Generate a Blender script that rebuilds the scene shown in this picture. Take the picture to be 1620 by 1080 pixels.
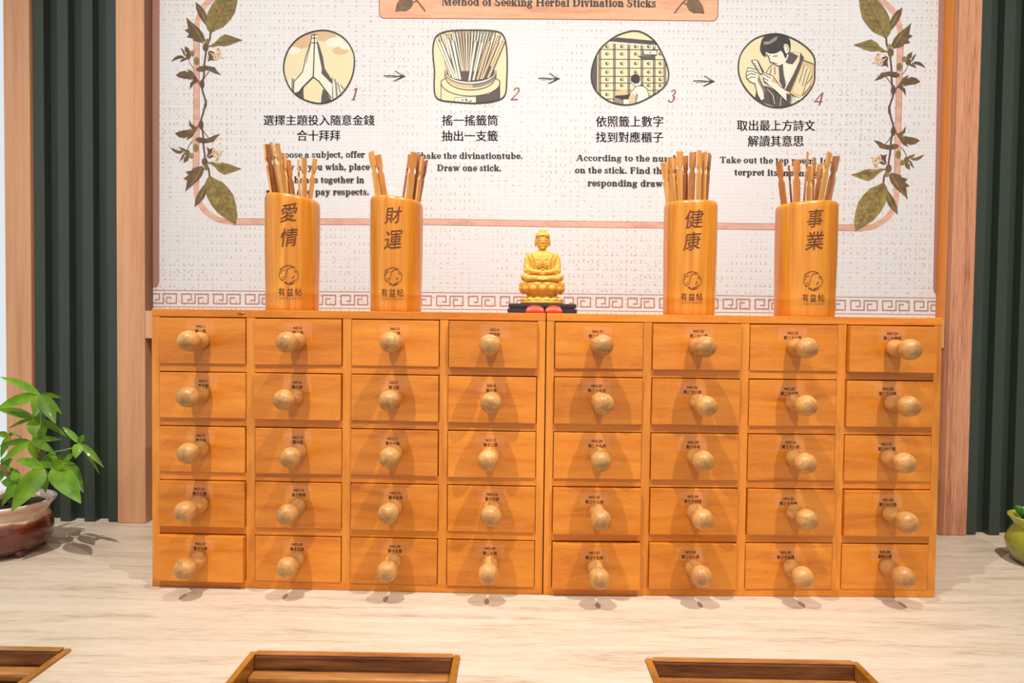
import bpy, bmesh, math, random
from mathutils import Vector, Matrix
PI = math.pi
random.seed(7)
scene = bpy.context.scene
for o in list(bpy.data.objects):
    bpy.data.objects.remove(o)
COL = scene.collection

# ------------------------------------------------------------------ camera
F, PITCH, ROLL, YAW = 1000.0, .0259, .012, .009
CAM = Vector((-.0437, -1.0077, .4305))
fwd = Vector((-math.sin(YAW)*math.cos(PITCH), math.cos(YAW)*math.cos(PITCH), -math.sin(PITCH)))
rt = Vector((math.cos(YAW), math.sin(YAW), 0))
up = rt.cross(fwd)
RT = rt*math.cos(ROLL)+up*math.sin(ROLL)
UP = -rt*math.sin(ROLL)+up*math.cos(ROLL)
cd = bpy.data.cameras.new('camera')
cam = bpy.data.objects.new('camera', cd)
COL.objects.link(cam)
cd.sensor_width = 36
cd.lens = F/1620*36
cd.clip_start = .05
cam.matrix_world = Matrix(((RT.x, UP.x, -fwd.x, CAM.x), (RT.y, UP.y, -fwd.y, CAM.y), (RT.z, UP.z, -fwd.z, CAM.z), (0, 0, 0, 1)))
scene.camera = cam

# ------------------------------------------------------------------ world, lights, exposure
w = bpy.data.worlds.new('daylight')
scene.world = w
w.use_nodes = True
w.node_tree.nodes['Background'].inputs[0].default_value = (.93, .97, 1, 1)
w.node_tree.nodes['Background'].inputs[1].default_value = .82
def spot(x, y, z, tx, ty, tz, watts, size, blend, col, rad=.02):
    l = bpy.data.lights.new('spot', 'SPOT'); l.energy = watts; l.spot_size = math.radians(size); l.spot_blend = blend
    l.color = col; l.shadow_soft_size = rad
    o = bpy.data.objects.new('ceiling_spotlight', l); COL.objects.link(o); o.location = (x, y, z)
    o.rotation_euler = (Vector((tx, ty, tz))-Vector((x, y, z))).to_track_quat('-Z', 'Y').to_euler()
def area(x, y, z, tx, ty, tz, watts, sx, sy, col):
    l = bpy.data.lights.new('area', 'AREA'); l.shape = 'RECTANGLE'; l.size = sx; l.size_y = sy; l.energy = watts; l.color = col
    o = bpy.data.objects.new('ambient_fill_light', l); COL.objects.link(o); o.location = (x, y, z)
    o.rotation_euler = (Vector((tx, ty, tz))-Vector((x, y, z))).to_track_quat('-Z', 'Y').to_euler()
WARM = (1, .94, .87)
spot(-.52, -.86, 2.25, -.40, .05, .45, 168, 70, 1, WARM, .008)
spot(.60, -.86, 2.25, .46, .05, .45, 168, 70, 1, WARM, .008)
area(0, -1.7, 2.3, 0, -.3, .3, 6, 2.2, .7, (1, .95, .88))  # unseen fill lamp, added to lift the ambient light
VS = scene.view_settings
VS.view_transform = 'Standard'; VS.look = 'None'; VS.gamma = 1; VS.exposure = 0.03

# ------------------------------------------------------------------ ray helpers: where a sight line meets a real plane or cylinder
def ray(x, y):
    return RT*((x-810)/F)-UP*((y-540)/F)+fwd
def onY(x, y, Y):
    d = ray(x, y); return CAM+d*((Y-CAM.y)/d.y)
def onZ(x, y, Z):
    d = ray(x, y); return CAM+d*((Z-CAM.z)/d.z)
def oncyl(x, y, cx, cy, r):
    d = ray(x, y); ox, oy = CAM.x-cx, CAM.y-cy
    a = d.x*d.x+d.y*d.y; b = 2*(ox*d.x+oy*d.y); c = ox*ox+oy*oy-r*r
    D = max(b*b-4*a*c, 0)
    return CAM+d*((-b-math.sqrt(D))/(2*a))

# ------------------------------------------------------------------ materials
def lin(r, g, b):
    f = lambda c: c/12.92 if c <= .04045 else ((c+.055)/1.055)**2.4
    return (f(r/255), f(g/255), f(b/255), 1)
def mat(name, col, rough=.5, coat=0, spec=.5, alpha=1, sub=0):
    m = bpy.data.materials.new(name); m.use_nodes = True
    b = m.node_tree.nodes['Principled BSDF']
    b.inputs['Base Color'].default_value = col; b.inputs['Roughness'].default_value = rough
    b.inputs['Coat Weight'].default_value = coat; b.inputs['Specular IOR Level'].default_value = spec
    b.inputs['Coat Roughness'].default_value = .08
    if alpha < 1: b.inputs['Alpha'].default_value = alpha
    if sub: b.inputs['Subsurface Weight'].default_value = sub; b.inputs['Subsurface Scale'].default_value = .004
    return m
class N:
    def __init__(s, m): s.m = m; s.t = m.node_tree; s.b = s.t.nodes['Principled BSDF']
    def n(s, typ, **k):
        o = s.t.nodes.new(typ)
        for a, v in k.items():
            if a in o.inputs: o.inputs[a].default_value = v
            else: setattr(o, a, v)
        return o
    def l(s, a, b): s.t.links.new(a, b)
def wood(name, dark, mid, light, scale=(1, 1, 1), dens=9, rough=.45, coat=0, fine=70, bump=.05, spec=.4, vary=.1, pos=(.3, .5, .7), swirl=.6, fineamt=.3):
    """grain runs along the axis whose scale is smallest"""
    m = mat(name, mid, rough, coat, spec); k = N(m)
    tc = k.n('ShaderNodeTexCoord'); oi = k.n('ShaderNodeObjectInfo')
    mp = k.n('ShaderNodeMapping', Scale=scale)
    ml = k.n('ShaderNodeVectorMath', operation='SCALE'); ml.inputs['Scale'].default_value = 1
    cb = k.n('ShaderNodeCombineXYZ')
    mm = k.n('ShaderNodeMath', operation='MULTIPLY'); mm.inputs[1].default_value = 37.0
    k.l(oi.outputs['Random'], mm.inputs[0])
    for i in range(3): k.l(mm.outputs[0], cb.inputs[i])
    ad = k.n('ShaderNodeVectorMath', operation='ADD')
    k.l(tc.outputs['Object'], mp.inputs['Vector']); k.l(mp.outputs[0], ad.inputs[0]); k.l(cb.outputs[0], ad.inputs[1])
    n1 = k.n('ShaderNodeTexNoise', Scale=dens, Detail=4.0, Roughness=.55, Distortion=swirl)
    n2 = k.n('ShaderNodeTexNoise', Scale=fine, Detail=3.0, Roughness=.6)
    k.l(ad.outputs[0], n1.inputs['Vector']); k.l(ad.outputs[0], n2.inputs['Vector'])
    mx = k.n('ShaderNodeMix', data_type='FLOAT'); mx.inputs[0].default_value = fineamt
    k.l(n1.outputs['Fac'], mx.inputs[2]); k.l(n2.outputs['Fac'], mx.inputs[3])
    cr = k.n('ShaderNodeValToRGB'); e = cr.color_ramp.elements
    e[0].position = pos[0]; e[0].color = dark; e[1].position = pos[2]; e[1].color = light
    x = e.new(pos[1]); x.color = mid
    k.l(mx.outputs[0], cr.inputs[0])
    hs = k.n('ShaderNodeHueSaturation')
    mr = k.n('ShaderNodeMapRange'); mr.inputs['To Min'].default_value = 1-vary; mr.inputs['To Max'].default_value = 1+vary*.6
    k.l(oi.outputs['Random'], mr.inputs['Value']); k.l(mr.outputs[0], hs.inputs['Value'])
    k.l(cr.outputs[0], hs.inputs['Color']); k.l(hs.outputs[0], k.b.inputs['Base Color'])
    if bump:
        bp = k.n('ShaderNodeBump', Strength=bump); bp.inputs['Distance'].default_value = .002
        k.l(n2.outputs['Fac'], bp.inputs['Height']); k.l(bp.outputs[0], k.b.inputs['Normal'])
    return m
M = {}
M['cab_h'] = wood('orange_beech_across', lin(182, 98, 22), lin(213, 126, 32), lin(226, 144, 48), (1.2, 6, 9), 5, .38, .15)
M['cab_v'] = wood('orange_beech_upright', lin(190, 108, 28), lin(217, 133, 40), lin(228, 148, 54), (9, 6, 1.2), 5, .38, .15)
M['knob'] = wood('pale_knob_wood', lin(168, 112, 56), lin(200, 146, 82), lin(216, 166, 100), (8, 2, 3), 14, .42, .12, fine=60, vary=.12)
def endgrain(m):
    k = N(m); src = k.b.inputs['Base Color'].links[0].from_socket
    tc = k.n('ShaderNodeTexCoord'); mp = k.n('ShaderNodeMapping', Location=(0, .058, 0)); mp.vector_type = 'POINT'; k.l(tc.outputs['Object'], mp.inputs[0])
    ln = k.n('ShaderNodeVectorMath', operation='LENGTH'); k.l(mp.outputs[0], ln.inputs[0])
    nz = k.n('ShaderNodeTexNoise', Scale=160.0, Detail=3.0); k.l(tc.outputs['Object'], nz.inputs['Vector'])
    ad = k.n('ShaderNodeMath', operation='MULTIPLY_ADD'); ad.inputs[1].default_value = -.02; k.l(nz.outputs['Fac'], ad.inputs[0]); k.l(ln.outputs['Value'], ad.inputs[2])
    r = k.n('ShaderNodeMapRange'); r.inputs['From Min'].default_value = -.008; r.inputs['From Max'].default_value = .004; r.inputs['To Min'].default_value = .55; r.inputs['To Max'].default_value = 0; k.l(ad.outputs[0], r.inputs['Value'])
    mx = k.n('ShaderNodeMix', data_type='RGBA'); k.l(r.outputs[0], mx.inputs[0]); k.l(src, mx.inputs[6]); mx.inputs[7].default_value = lin(112, 66, 34)
    k.l(mx.outputs[2], k.b.inputs['Base Color'])
endgrain(M['knob'])
M['counter'] = wood('pale_oak_counter', lin(178, 156, 132), lin(204, 188, 167), lin(214, 202, 184), (.8, 9, 9), 5, .42, .1, fine=45, vary=0, spec=.35, pos=(.34, .47, .62), fineamt=.45)
M['jamb'] = wood('reddish_oak_trim', lin(186, 128, 90), lin(206, 152, 112), lin(216, 164, 124), (7, 7, .35), 5, .5, .05, fine=30, vary=.03)
M['jambR'] = wood('reddish_oak_trim_right', lin(142, 84, 58), lin(196, 132, 98), lin(214, 154, 118), (14, 14, .4), 7, .5, .05, fine=50, vary=.03, fineamt=.55, pos=(.36, .47, .6))
M['cup'] = wood('honey_bamboo', lin(184, 100, 16), lin(208, 130, 28), lin(224, 156, 54), (26, 26, .9), 4, .32, .2, fine=12, vary=.04, bump=.02, swirl=.1, spec=.5)
M['cup_rim'] = wood('bamboo_cut_rim', lin(206, 126, 30), lin(228, 152, 46), lin(238, 168, 66), (10, 10, 10), 10, .35, .2, fine=60, vary=.02)
M['stick'] = wood('bamboo_stick', lin(184, 120, 54), lin(214, 152, 78), lin(228, 172, 98), (30, 30, 1.5), 5, .45, .05, fine=10, vary=.14)
M['stick_dark'] = wood('dark_bamboo_stick', lin(120, 70, 34), lin(158, 98, 52), lin(180, 120, 70), (30, 30, 1.5), 5, .45, .05, fine=10, vary=.12)
M['stick_red'] = wood('reddish_bamboo_stick', lin(168, 98, 46), lin(192, 122, 62), lin(206, 138, 76), (30, 30, 1.5), 5, .45, .05, fine=10, vary=.08)
M['walnut'] = wood('walnut', lin(62, 30, 12), lin(112, 66, 34), lin(140, 88, 50), (1.2, 9, 12), 6, .3, .4, fine=40, vary=.1, pos=(.35, .5, .66))
M['walnut_rim'] = wood('golden_walnut_edge', lin(122, 74, 22), lin(164, 108, 40), lin(186, 128, 56), (3, 3, 9), 8, .22, .5, fine=50, vary=.08)
M['walnut_slat'] = wood('golden_walnut_slat', lin(120, 66, 26), lin(168, 110, 56), lin(192, 136, 78), (1.2, 9, 12), 6, .25, .5, fine=40, vary=.08)
M['black_in'] = mat('dark_box_bottom', lin(20, 12, 8), .7)
M['green'] = mat('dark_green_lacquer', lin(50, 60, 50), .5, 0, .45)
M['wallback'] = mat('plum_back_panel', lin(120, 96, 96), .7)
M['white'] = mat('white_paint', lin(236, 232, 226), .7)
M['floor'] = mat('grey_floor', lin(170, 160, 150), .5)
M['ink'] = mat('black_ink', lin(38, 30, 30), .6)
M['ink2'] = mat('drawer_label_ink', lin(18, 12, 12), .5)
M['brown_ink'] = mat('brown_ink', lin(122, 74, 52), .6)
M['engrave'] = mat('burnt_engraving', lin(112, 56, 18), .7)
M['terra'] = mat('terracotta_print', lin(176, 118, 98), .6)
M['stripe'] = mat('dusty_brown_print', lin(160, 112, 98), .6)
M['cream'] = mat('cream_print', lin(210, 198, 158), .6)
M['cream2'] = mat('tan_print', lin(196, 168, 124), .6)
M['cloud'] = mat('cloud_print', lin(196, 162, 122), .6)
M['pale'] = mat('pale_print', lin(216, 210, 192), .6)
M['grey'] = mat('grey_print', lin(132, 122, 112), .6)
M['dkgrey'] = mat('dark_grey_print', lin(76, 66, 62), .6)
M['leafp'] = wood('printed_leaf', lin(92, 74, 36), lin(128, 110, 58), lin(156, 140, 80), (20, 20, 20), 3, .6, 0, bump=0, vary=.15)
M['leafd'] = wood('printed_leaf_brown', lin(70, 50, 32), lin(102, 78, 50), lin(124, 98, 64), (20, 20, 20), 3, .6, 0, bump=0, vary=.15)
M['stemp'] = mat('printed_stem', lin(92, 58, 48), .6)
M['flower'] = mat('printed_flower', lin(206, 180, 140), .6)
M['framep'] = wood('printed_wood_line', lin(180, 132, 112), lin(204, 158, 138), lin(212, 170, 150), (4, 10, 14), 6, .6, 0, bump=0, vary=0)
M['plaque'] = wood('printed_wood_plaque', lin(186, 124, 90), lin(214, 158, 122), lin(226, 174, 140), (1.5, 8, 16), 5, .6, 0, bump=0, vary=0)
M['plaque_edge'] = mat('plaque_edge', lin(150, 88, 70), .6)
M['black_stand'] = mat('black_lacquer', lin(40, 28, 34), .35, .2)
M['red'] = mat('red_lacquer', lin(226, 62, 34), .35, .2)
M['buddha'] = mat('yellow_boxwood', lin(226, 166, 66), .42, .1, .4, sub=.15)
M['soil'] = mat('dark_soil', lin(52, 38, 30), .95)
M['trunk'] = mat('brown_trunk', lin(110, 86, 54), .8)
M['petiole'] = mat('green_petiole', lin(120, 162, 60), .5)
M['tape'] = mat('clear_tape', lin(255, 236, 214), .18, .6, .6, alpha=.06)
M['brass'] = mat('copper_screw', lin(190, 110, 70), .35); 
M['brass'].node_tree.nodes['Principled BSDF'].inputs['Metallic'].default_value = 1
def glassmat():
    m = bpy.data.materials.new('window_glass'); m.use_nodes = True; k = N(m)
    k.b.inputs['Base Color'].default_value = (1, 1, 1, 1); k.b.inputs['Transmission Weight'].default_value = 1; k.b.inputs['Roughness'].default_value = 0; k.b.inputs['IOR'].default_value = 1.05
    return m
M['glass'] = glassmat()
def paper():
    m = mat('woven_paper', lin(236, 229, 220), .75, 0, .2); k = N(m)
    tc = k.n('ShaderNodeTexCoord')
    def layer(sx, sz, thr, seed):
        mp = k.n('ShaderNodeMapping', Scale=(sx, 1, sz), Location=(seed, 0, seed*1.7))
        k.l(tc.outputs['Object'], mp.inputs['Vector'])
        nz = k.n('ShaderNodeTexNoise', Scale=1.0, Detail=1.0); k.l(mp.outputs[0], nz.inputs['Vector'])
        r = k.n('ShaderNodeMapRange'); r.inputs['From Min'].default_value = thr; r.inputs['From Max'].default_value = thr+.12
        k.l(nz.outputs['Fac'], r.inputs['Value']); return r.outputs[0]
    def grid(axis, freq, lo, hi):
        s = k.n('ShaderNodeSeparateXYZ'); k.l(tc.outputs['Object'], s.inputs[0])
        a = k.n('ShaderNodeMath', operation='MULTIPLY'); a.inputs[1].default_value = freq; k.l(s.outputs[axis], a.inputs[0])
        b = k.n('ShaderNodeMath', operation='SINE'); k.l(a.outputs[0], b.inputs[0])
        r = k.n('ShaderNodeMapRange'); r.inputs['From Min'].default_value = lo; r.inputs['From Max'].default_value = hi; k.l(b.outputs[0], r.inputs['Value']); return r.outputs[0]
    def mul(a, b):
        x = k.n('ShaderNodeMath', operation='MULTIPLY'); k.l(a, x.inputs[0])
        if isinstance(b, (int, float)): x.inputs[1].default_value = b
        else: k.l(b, x.inputs[1])
        return x.outputs[0]
    def mix(f, c1, c2):
        x = k.n('ShaderNodeMix', data_type='RGBA'); k.l(f, x.inputs[0])
        if isinstance(c1, tuple): x.inputs[6].default_value = c1
        else: k.l(c1, x.inputs[6])
        x.inputs[7].default_value = c2; return x.outputs[2]
    gx = grid('X', 2*PI/.0102, .1, 1); gz = grid('Z', 2*PI/.0157, .1, 1); gx2 = grid('X', 2*PI/.0051, .0, 1); gz2 = grid('Z', 2*PI/.0078, .1, 1); hx = grid('X', 2*PI/.0153, -.1, .9); hz = grid('Z', 2*PI/.0104, -.1, 1)
    c = mix(mul(gx2, mul(layer(60, 25, .3, 3), .5)), lin(212, 211, 211), lin(200, 196, 195))
    c = mix(mul(gz2, mul(layer(25, 60, .3, 9), .5)), c, lin(199, 195, 193))
    c = mix(mul(mul(mul(gx, gz), layer(110, 70, .42, 1)), mul(layer(4, 4, .40, 5), .75)), c, lin(180, 142, 118))
    c = mix(mul(mul(mul(hx, hz), layer(70, 110, .46, 2)), mul(layer(4, 4, .44, 6), .7)), c, lin(188, 150, 124))
    k.l(c, k.b.inputs['Base Color']); return m
M['paper'] = paper()
def leafmat():
    m = mat('glossy_green_leaf', lin(104, 160, 40), .48, .05, .4); k = N(m)
    tc = k.n('ShaderNodeTexCoord'); oi = k.n('ShaderNodeObjectInfo')
    nz = k.n('ShaderNodeTexNoise', Scale=35.0, Detail=3.0); k.l(tc.outputs['Object'], nz.inputs['Vector'])
    cr = k.n('ShaderNodeValToRGB'); e = cr.color_ramp.elements
    e[0].position = .3; e[0].color = lin(86, 142, 22); e[1].position = .7; e[1].color = lin(146, 192, 44)
    k.l(nz.outputs['Fac'], cr.inputs[0])
    hs = k.n('ShaderNodeHueSaturation'); mr = k.n('ShaderNodeMapRange'); mr.inputs['To Min'].default_value = .6; mr.inputs['To Max'].default_value = 1.25
    k.l(oi.outputs['Random'], mr.inputs['Value']); k.l(mr.outputs[0], hs.inputs['Value']); k.l(cr.outputs[0], hs.inputs['Color'])
    k.l(hs.outputs[0], k.b.inputs['Base Color'])
    k.b.inputs['Transmission Weight'].default_value = 0
    tr = k.n('ShaderNodeBsdfTranslucent'); k.l(hs.outputs[0], tr.inputs['Color'])
    ms = k.n('ShaderNodeMixShader'); ms.inputs[0].default_value = .4
    out = k.t.nodes['Material Output']
    k.l(k.b.outputs[0], ms.inputs[1]); k.l(tr.outputs[0], ms.inputs[2]); k.l(ms.outputs[0], out.inputs['Surface'])
    return m
M['leaf'] = leafmat()
def potmat(name, stops, rough, zs):
    m = mat(name, stops[0][1], rough, .5, .6); k = N(m)
    tc = k.n('ShaderNodeTexCoord'); s = k.n('ShaderNodeSeparateXYZ'); k.l(tc.outputs['Object'], s.inputs[0])
    nz = k.n('ShaderNodeTexNoise', Scale=28.0, Detail=2.0); k.l(tc.outputs['Object'], nz.inputs['Vector'])
    a = k.n('ShaderNodeMath', operation='MULTIPLY_ADD'); a.inputs[1].default_value = .014; k.l(nz.outputs['Fac'], a.inputs[0]); k.l(s.outputs['Z'], a.inputs[2])
    r = k.n('ShaderNodeMapRange'); r.inputs['From Min'].default_value = 0; r.inputs['From Max'].default_value = zs; k.l(a.outputs[0], r.inputs['Value'])
    cr = k.n('ShaderNodeValToRGB'); e = cr.color_ramp.elements
    while len(e) > 1: e.remove(e[-1])
    e[0].position = stops[0][0]; e[0].color = stops[0][1]
    for p, c in stops[1:]:
        x = e.new(p); x.color = c
    k.l(r.outputs[0], cr.inputs[0]); k.l(cr.outputs[0], k.b.inputs['Base Color']); return m

# ------------------------------------------------------------------ builders
def link(name, me, m=None, parent=None, smooth=False):
    if m is not None and not me.materials: me.materials.append(m)
    if smooth: me.polygons.foreach_set('use_smooth', [True]*len(me.polygons))
    o = bpy.data.objects.new(name, me); COL.objects.link(o)
    if parent is not None: o.parent = parent
    return o
def pyo(name, V, Fc, m, parent=None, smooth=False):
    """V in world metres; a parent without rotation is subtracted"""
    off = Vector((0, 0, 0))
    if parent is not None:
        p = parent
        while p is not None: off += Vector(p.location); p = p.parent
    me = bpy.data.meshes.new(name)
    me.from_pydata([tuple(Vector(v)-off) for v in V], [], Fc); me.update()
    return link(name, me, m, parent, smooth)
def thing(name, label, cat, loc=(0, 0, 0), group=None):
    o = bpy.data.objects.new(name, None); COL.objects.link(o); o.location = loc; o.empty_display_size = .02
    return tag(o, label, cat, group)
def tag(o, label, cat, group=None):
    o['label'] = label; o['category'] = cat
    if group: o['group'] = group
    return o
def struct(o): o['kind'] = 'structure'; return o
def bm_obj(name, bm, m, parent=None, smooth=False):
    me = bpy.data.meshes.new(name); bm.normal_update(); bm.to_mesh(me); bm.free()
    return link(name, me, m, parent, smooth)
def boxbm(x0, x1, y0, y1, z0, z1, bev=0, bm=None):
    b = bmesh.new()
    vs = [b.verts.new(p) for p in ((x0, y0, z0), (x1, y0, z0), (x1, y1, z0), (x0, y1, z0), (x0, y0, z1), (x1, y0, z1), (x1, y1, z1), (x0, y1, z1))]
    for f in ((0, 3, 2, 1), (4, 5, 6, 7), (0, 1, 5, 4), (1, 2, 6, 5), (2, 3, 7, 6), (3, 0, 4, 7)): b.faces.new([vs[i] for i in f])
    if bev: bmesh.ops.bevel(b, geom=list(b.edges), offset=bev, segments=2, affect='EDGES', profile=.6)
    if bm is not None:
        me = bpy.data.meshes.new('t'); b.to_mesh(me); b.free(); bm.from_mesh(me); bpy.data.meshes.remove(me); return bm
    return b
def box(name, x0, x1, y0, y1, z0, z1, m, parent=None, bev=0):
    return bm_obj(name, boxbm(x0, x1, y0, y1, z0, z1, bev), m, parent)
def lathe(prof, seg=32, cap0=False, cap1=False, rib=None):
    """prof: (r, z)"""
    V, Fc = [], []
    for r, z in prof:
        for i in range(seg):
            a = 2*PI*i/seg; V.append((r*math.cos(a), r*math.sin(a), z))
    for j in range(len(prof)-1):
        for i in range(seg):
            k = (i+1) % seg; Fc.append((j*seg+i, j*seg+k, (j+1)*seg+k, (j+1)*seg+i))
    if cap0: Fc.append(tuple(reversed(range(seg))))
    if cap1: Fc.append(tuple(range((len(prof)-1)*seg, len(prof)*seg)))
    return V, Fc
def tube(pts, rads, seg=8):
    V, Fc = [], []; n = len(pts)
    for i, p in enumerate(pts):
        p = Vector(p); a = Vector(pts[max(i-1, 0)]); b = Vector(pts[min(i+1, n-1)]); t = (b-a).normalized()
        s = t.cross(Vector((.3, -1, .2))).normalized(); u = s.cross(t)
        r = rads[i] if hasattr(rads, '__len__') else rads
        for j in range(seg):
            c = 2*PI*j/seg; V.append(tuple(p+s*(r*math.cos(c))+u*(r*math.sin(c))))
    for i in range(n-1):
        for j in range(seg):
            k = (j+1) % seg; Fc.append((i*seg+j, i*seg+k, (i+1)*seg+k, (i+1)*seg+j))
    Fc.append(tuple(reversed(range(seg)))); Fc.append(tuple(range((n-1)*seg, n*seg)))
    return V, Fc

# ---- text: the font's own outlines (it falls back to the CJK glyphs by itself)
TX = {}
def textmesh(s, gap=1.0):
    key = (s, gap)
    if key in TX: return TX[key]
    c = bpy.data.curves.new('t', 'FONT'); c.body = s; c.size = 1; c.resolution_u = 3; c.space_character = gap
    o = bpy.data.objects.new('t', c); COL.objects.link(o)
    me = bpy.data.meshes.new_from_object(o.evaluated_get(bpy.context.evaluated_depsgraph_get()))
    V = [(v.co.x, v.co.y) for v in me.vertices]; Fc = [tuple(p.vertices) for p in me.polygons]
    bpy.data.objects.remove(o); bpy.data.curves.remove(c); bpy.data.meshes.remove(me)
    xs = [v[0] for v in V]; ys = [v[1] for v in V]
    TX[key] = (V, Fc, min(xs), max(xs), min(ys), max(ys)); return TX[key]
def fit_text(s, x0, x1, y0, y1, x2=None, gap=1.0, bold=0):
    """glyph outlines stretched to the box x0..x1, y0 (bottom) .. y1 (top)"""
    V, Fc, a, b, c, d = textmesh(s, gap)
    W = [(x0+(v[0]-a)/(b-a)*(x1-x0), y0+(v[1]-c)/(d-c)*(y1-y0)) for v in V]
    if bold:
        n = len(W); W = W+[(x+bold, y) for x, y in W]; Fc = list(Fc)+[tuple(i+n for i in f) for f in Fc]
    return W, Fc
class Ink:
    """gathers flat shapes in photo pixels, or in any 2-D frame, by material"""
    def __init__(s): s.d = {}; s.n = 0
    def raw(s, mk, V, Fc, lay=0, clip=None):
        if clip:
            for f in Fc: s.poly(mk, [V[i] for i in f], lay, clip)
            return
        A, B, Z = s.d.setdefault(mk, ([], [], [])); n = len(A); s.n += 1
        A += list(V); B += [tuple(i+n for i in f) for f in Fc]; Z += [.00012*lay+3e-7*s.n]*len(V)
    def poly(s, mk, pts, lay=0, clip=None):
        if clip:
            pts = clipconv(pts, clip)
            if len(pts) < 3: return
        s.raw(mk, pts, [tuple(range(len(pts)))], lay)
    def line(s, mk, pts, w, lay=0, closed=False, clip=None, w1=None):
        P = [Vector((p[0], p[1])) for p in pts]; n = len(P)
        for i in range(n if closed else n-1):
            a, b = P[i], P[(i+1) % n]; d = b-a
            if d.length < 1e-9: continue
            ww = w if w1 is None else w+(w1-w)*(i+.5)/max(n-1, 1)
            d.normalize(); q = Vector((-d.y, d.x))*ww/2; e = d*ww*.3
            s.poly(mk, [tuple(a-e+q), tuple(b+e+q), tuple(b+e-q), tuple(a-e-q)], lay, clip)
    def ell(s, mk, cx, cy, rx, ry, lay=0, clip=None, n=14):
        s.poly(mk, [(cx+rx*math.cos(2*PI*i/n), cy+ry*math.sin(2*PI*i/n)) for i in range(n)], lay, clip)
def clipconv(P, C):
    area2 = sum(C[i][0]*C[(i+1) % len(C)][1]-C[(i+1) % len(C)][0]*C[i][1] for i in range(len(C)))
    sg = 1 if area2 > 0 else -1
    out = list(P)
    for i in range(len(C)):
        a, b = C[i], C[(i+1) % len(C)]; inp = out; out = []
        f = lambda p: sg*((b[0]-a[0])*(p[1]-a[1])-(b[1]-a[1])*(p[0]-a[0]))
        for j in range(len(inp)):
            p, q = inp[j], inp[(j+1) % len(inp)]; fp, fq = f(p), f(q)
            if fp >= 0: out.append(p)
            if (fp >= 0) != (fq >= 0):
                t = fp/(fp-fq); out.append((p[0]+(q[0]-p[0])*t, p[1]+(q[1]-p[1])*t))
        if len(out) < 3: return []
    return out
def catmull(P, n=4, closed=True):
    R = []; N_ = len(P); rng = range(N_) if closed else range(N_-1)
    for i in rng:
        g = lambda k: Vector(P[k % N_]) if closed else Vector(P[min(max(k, 0), N_-1)])
        p0, p1, p2, p3 = g(i-1), g(i), g(i+1), g(i+2)
        for j in range(n):
            t = j/n; R.append(tuple(.5*((2*p1)+(p2-p0)*t+(2*p0-5*p1+4*p2-p3)*t*t+(3*p1-p0-3*p2+p3)*t**3)))
    if not closed: R.append(tuple(P[-1]))
    return R

# ---- bold serif alphabet for the poster (units: cap 66, x-height 46)
def ring(cx, cy, rx, ry, a0=0, a1=360, tx=12, ty=4, n=20):
    P = []
    k = max(3, int(n*abs(a1-a0)/360))
    for i in range(k):
        q = []
        for t in (i, i+1):
            a = math.radians(a0+(a1-a0)*t/k); q.append((math.cos(a), math.sin(a)))
        (c0, s0), (c1, s1) = q
        P.append([(cx+rx*c0, cy+ry*s0), (cx+rx*c1, cy+ry*s1), (cx+(rx-tx)*c1, cy+(ry-ty)*s1), (cx+(rx-tx)*c0, cy+(ry-ty)*s0)])
    return P
def R_(x, y, w_, h_): return [[(x, y), (x+w_, y), (x+w_, y+h_), (x, y+h_)]]
def D_(x0, y0, x1, y1, w_): return [[(x0, y0), (x0+w_, y0), (x1+w_, y1), (x1, y1)]]
def stem(x, y0, y1, s0=1, s1=1, w_=13):
    P = R_(x, y0, w_, y1-y0)
    if s0: P += R_(x-6, y0, w_+12, 4)
    if s1 == 1: P += R_(x-6, y1-4, w_+6, 4)
    if s1 == 2: P += R_(x-6, y1-4, w_+12, 4)
    return P
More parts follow.
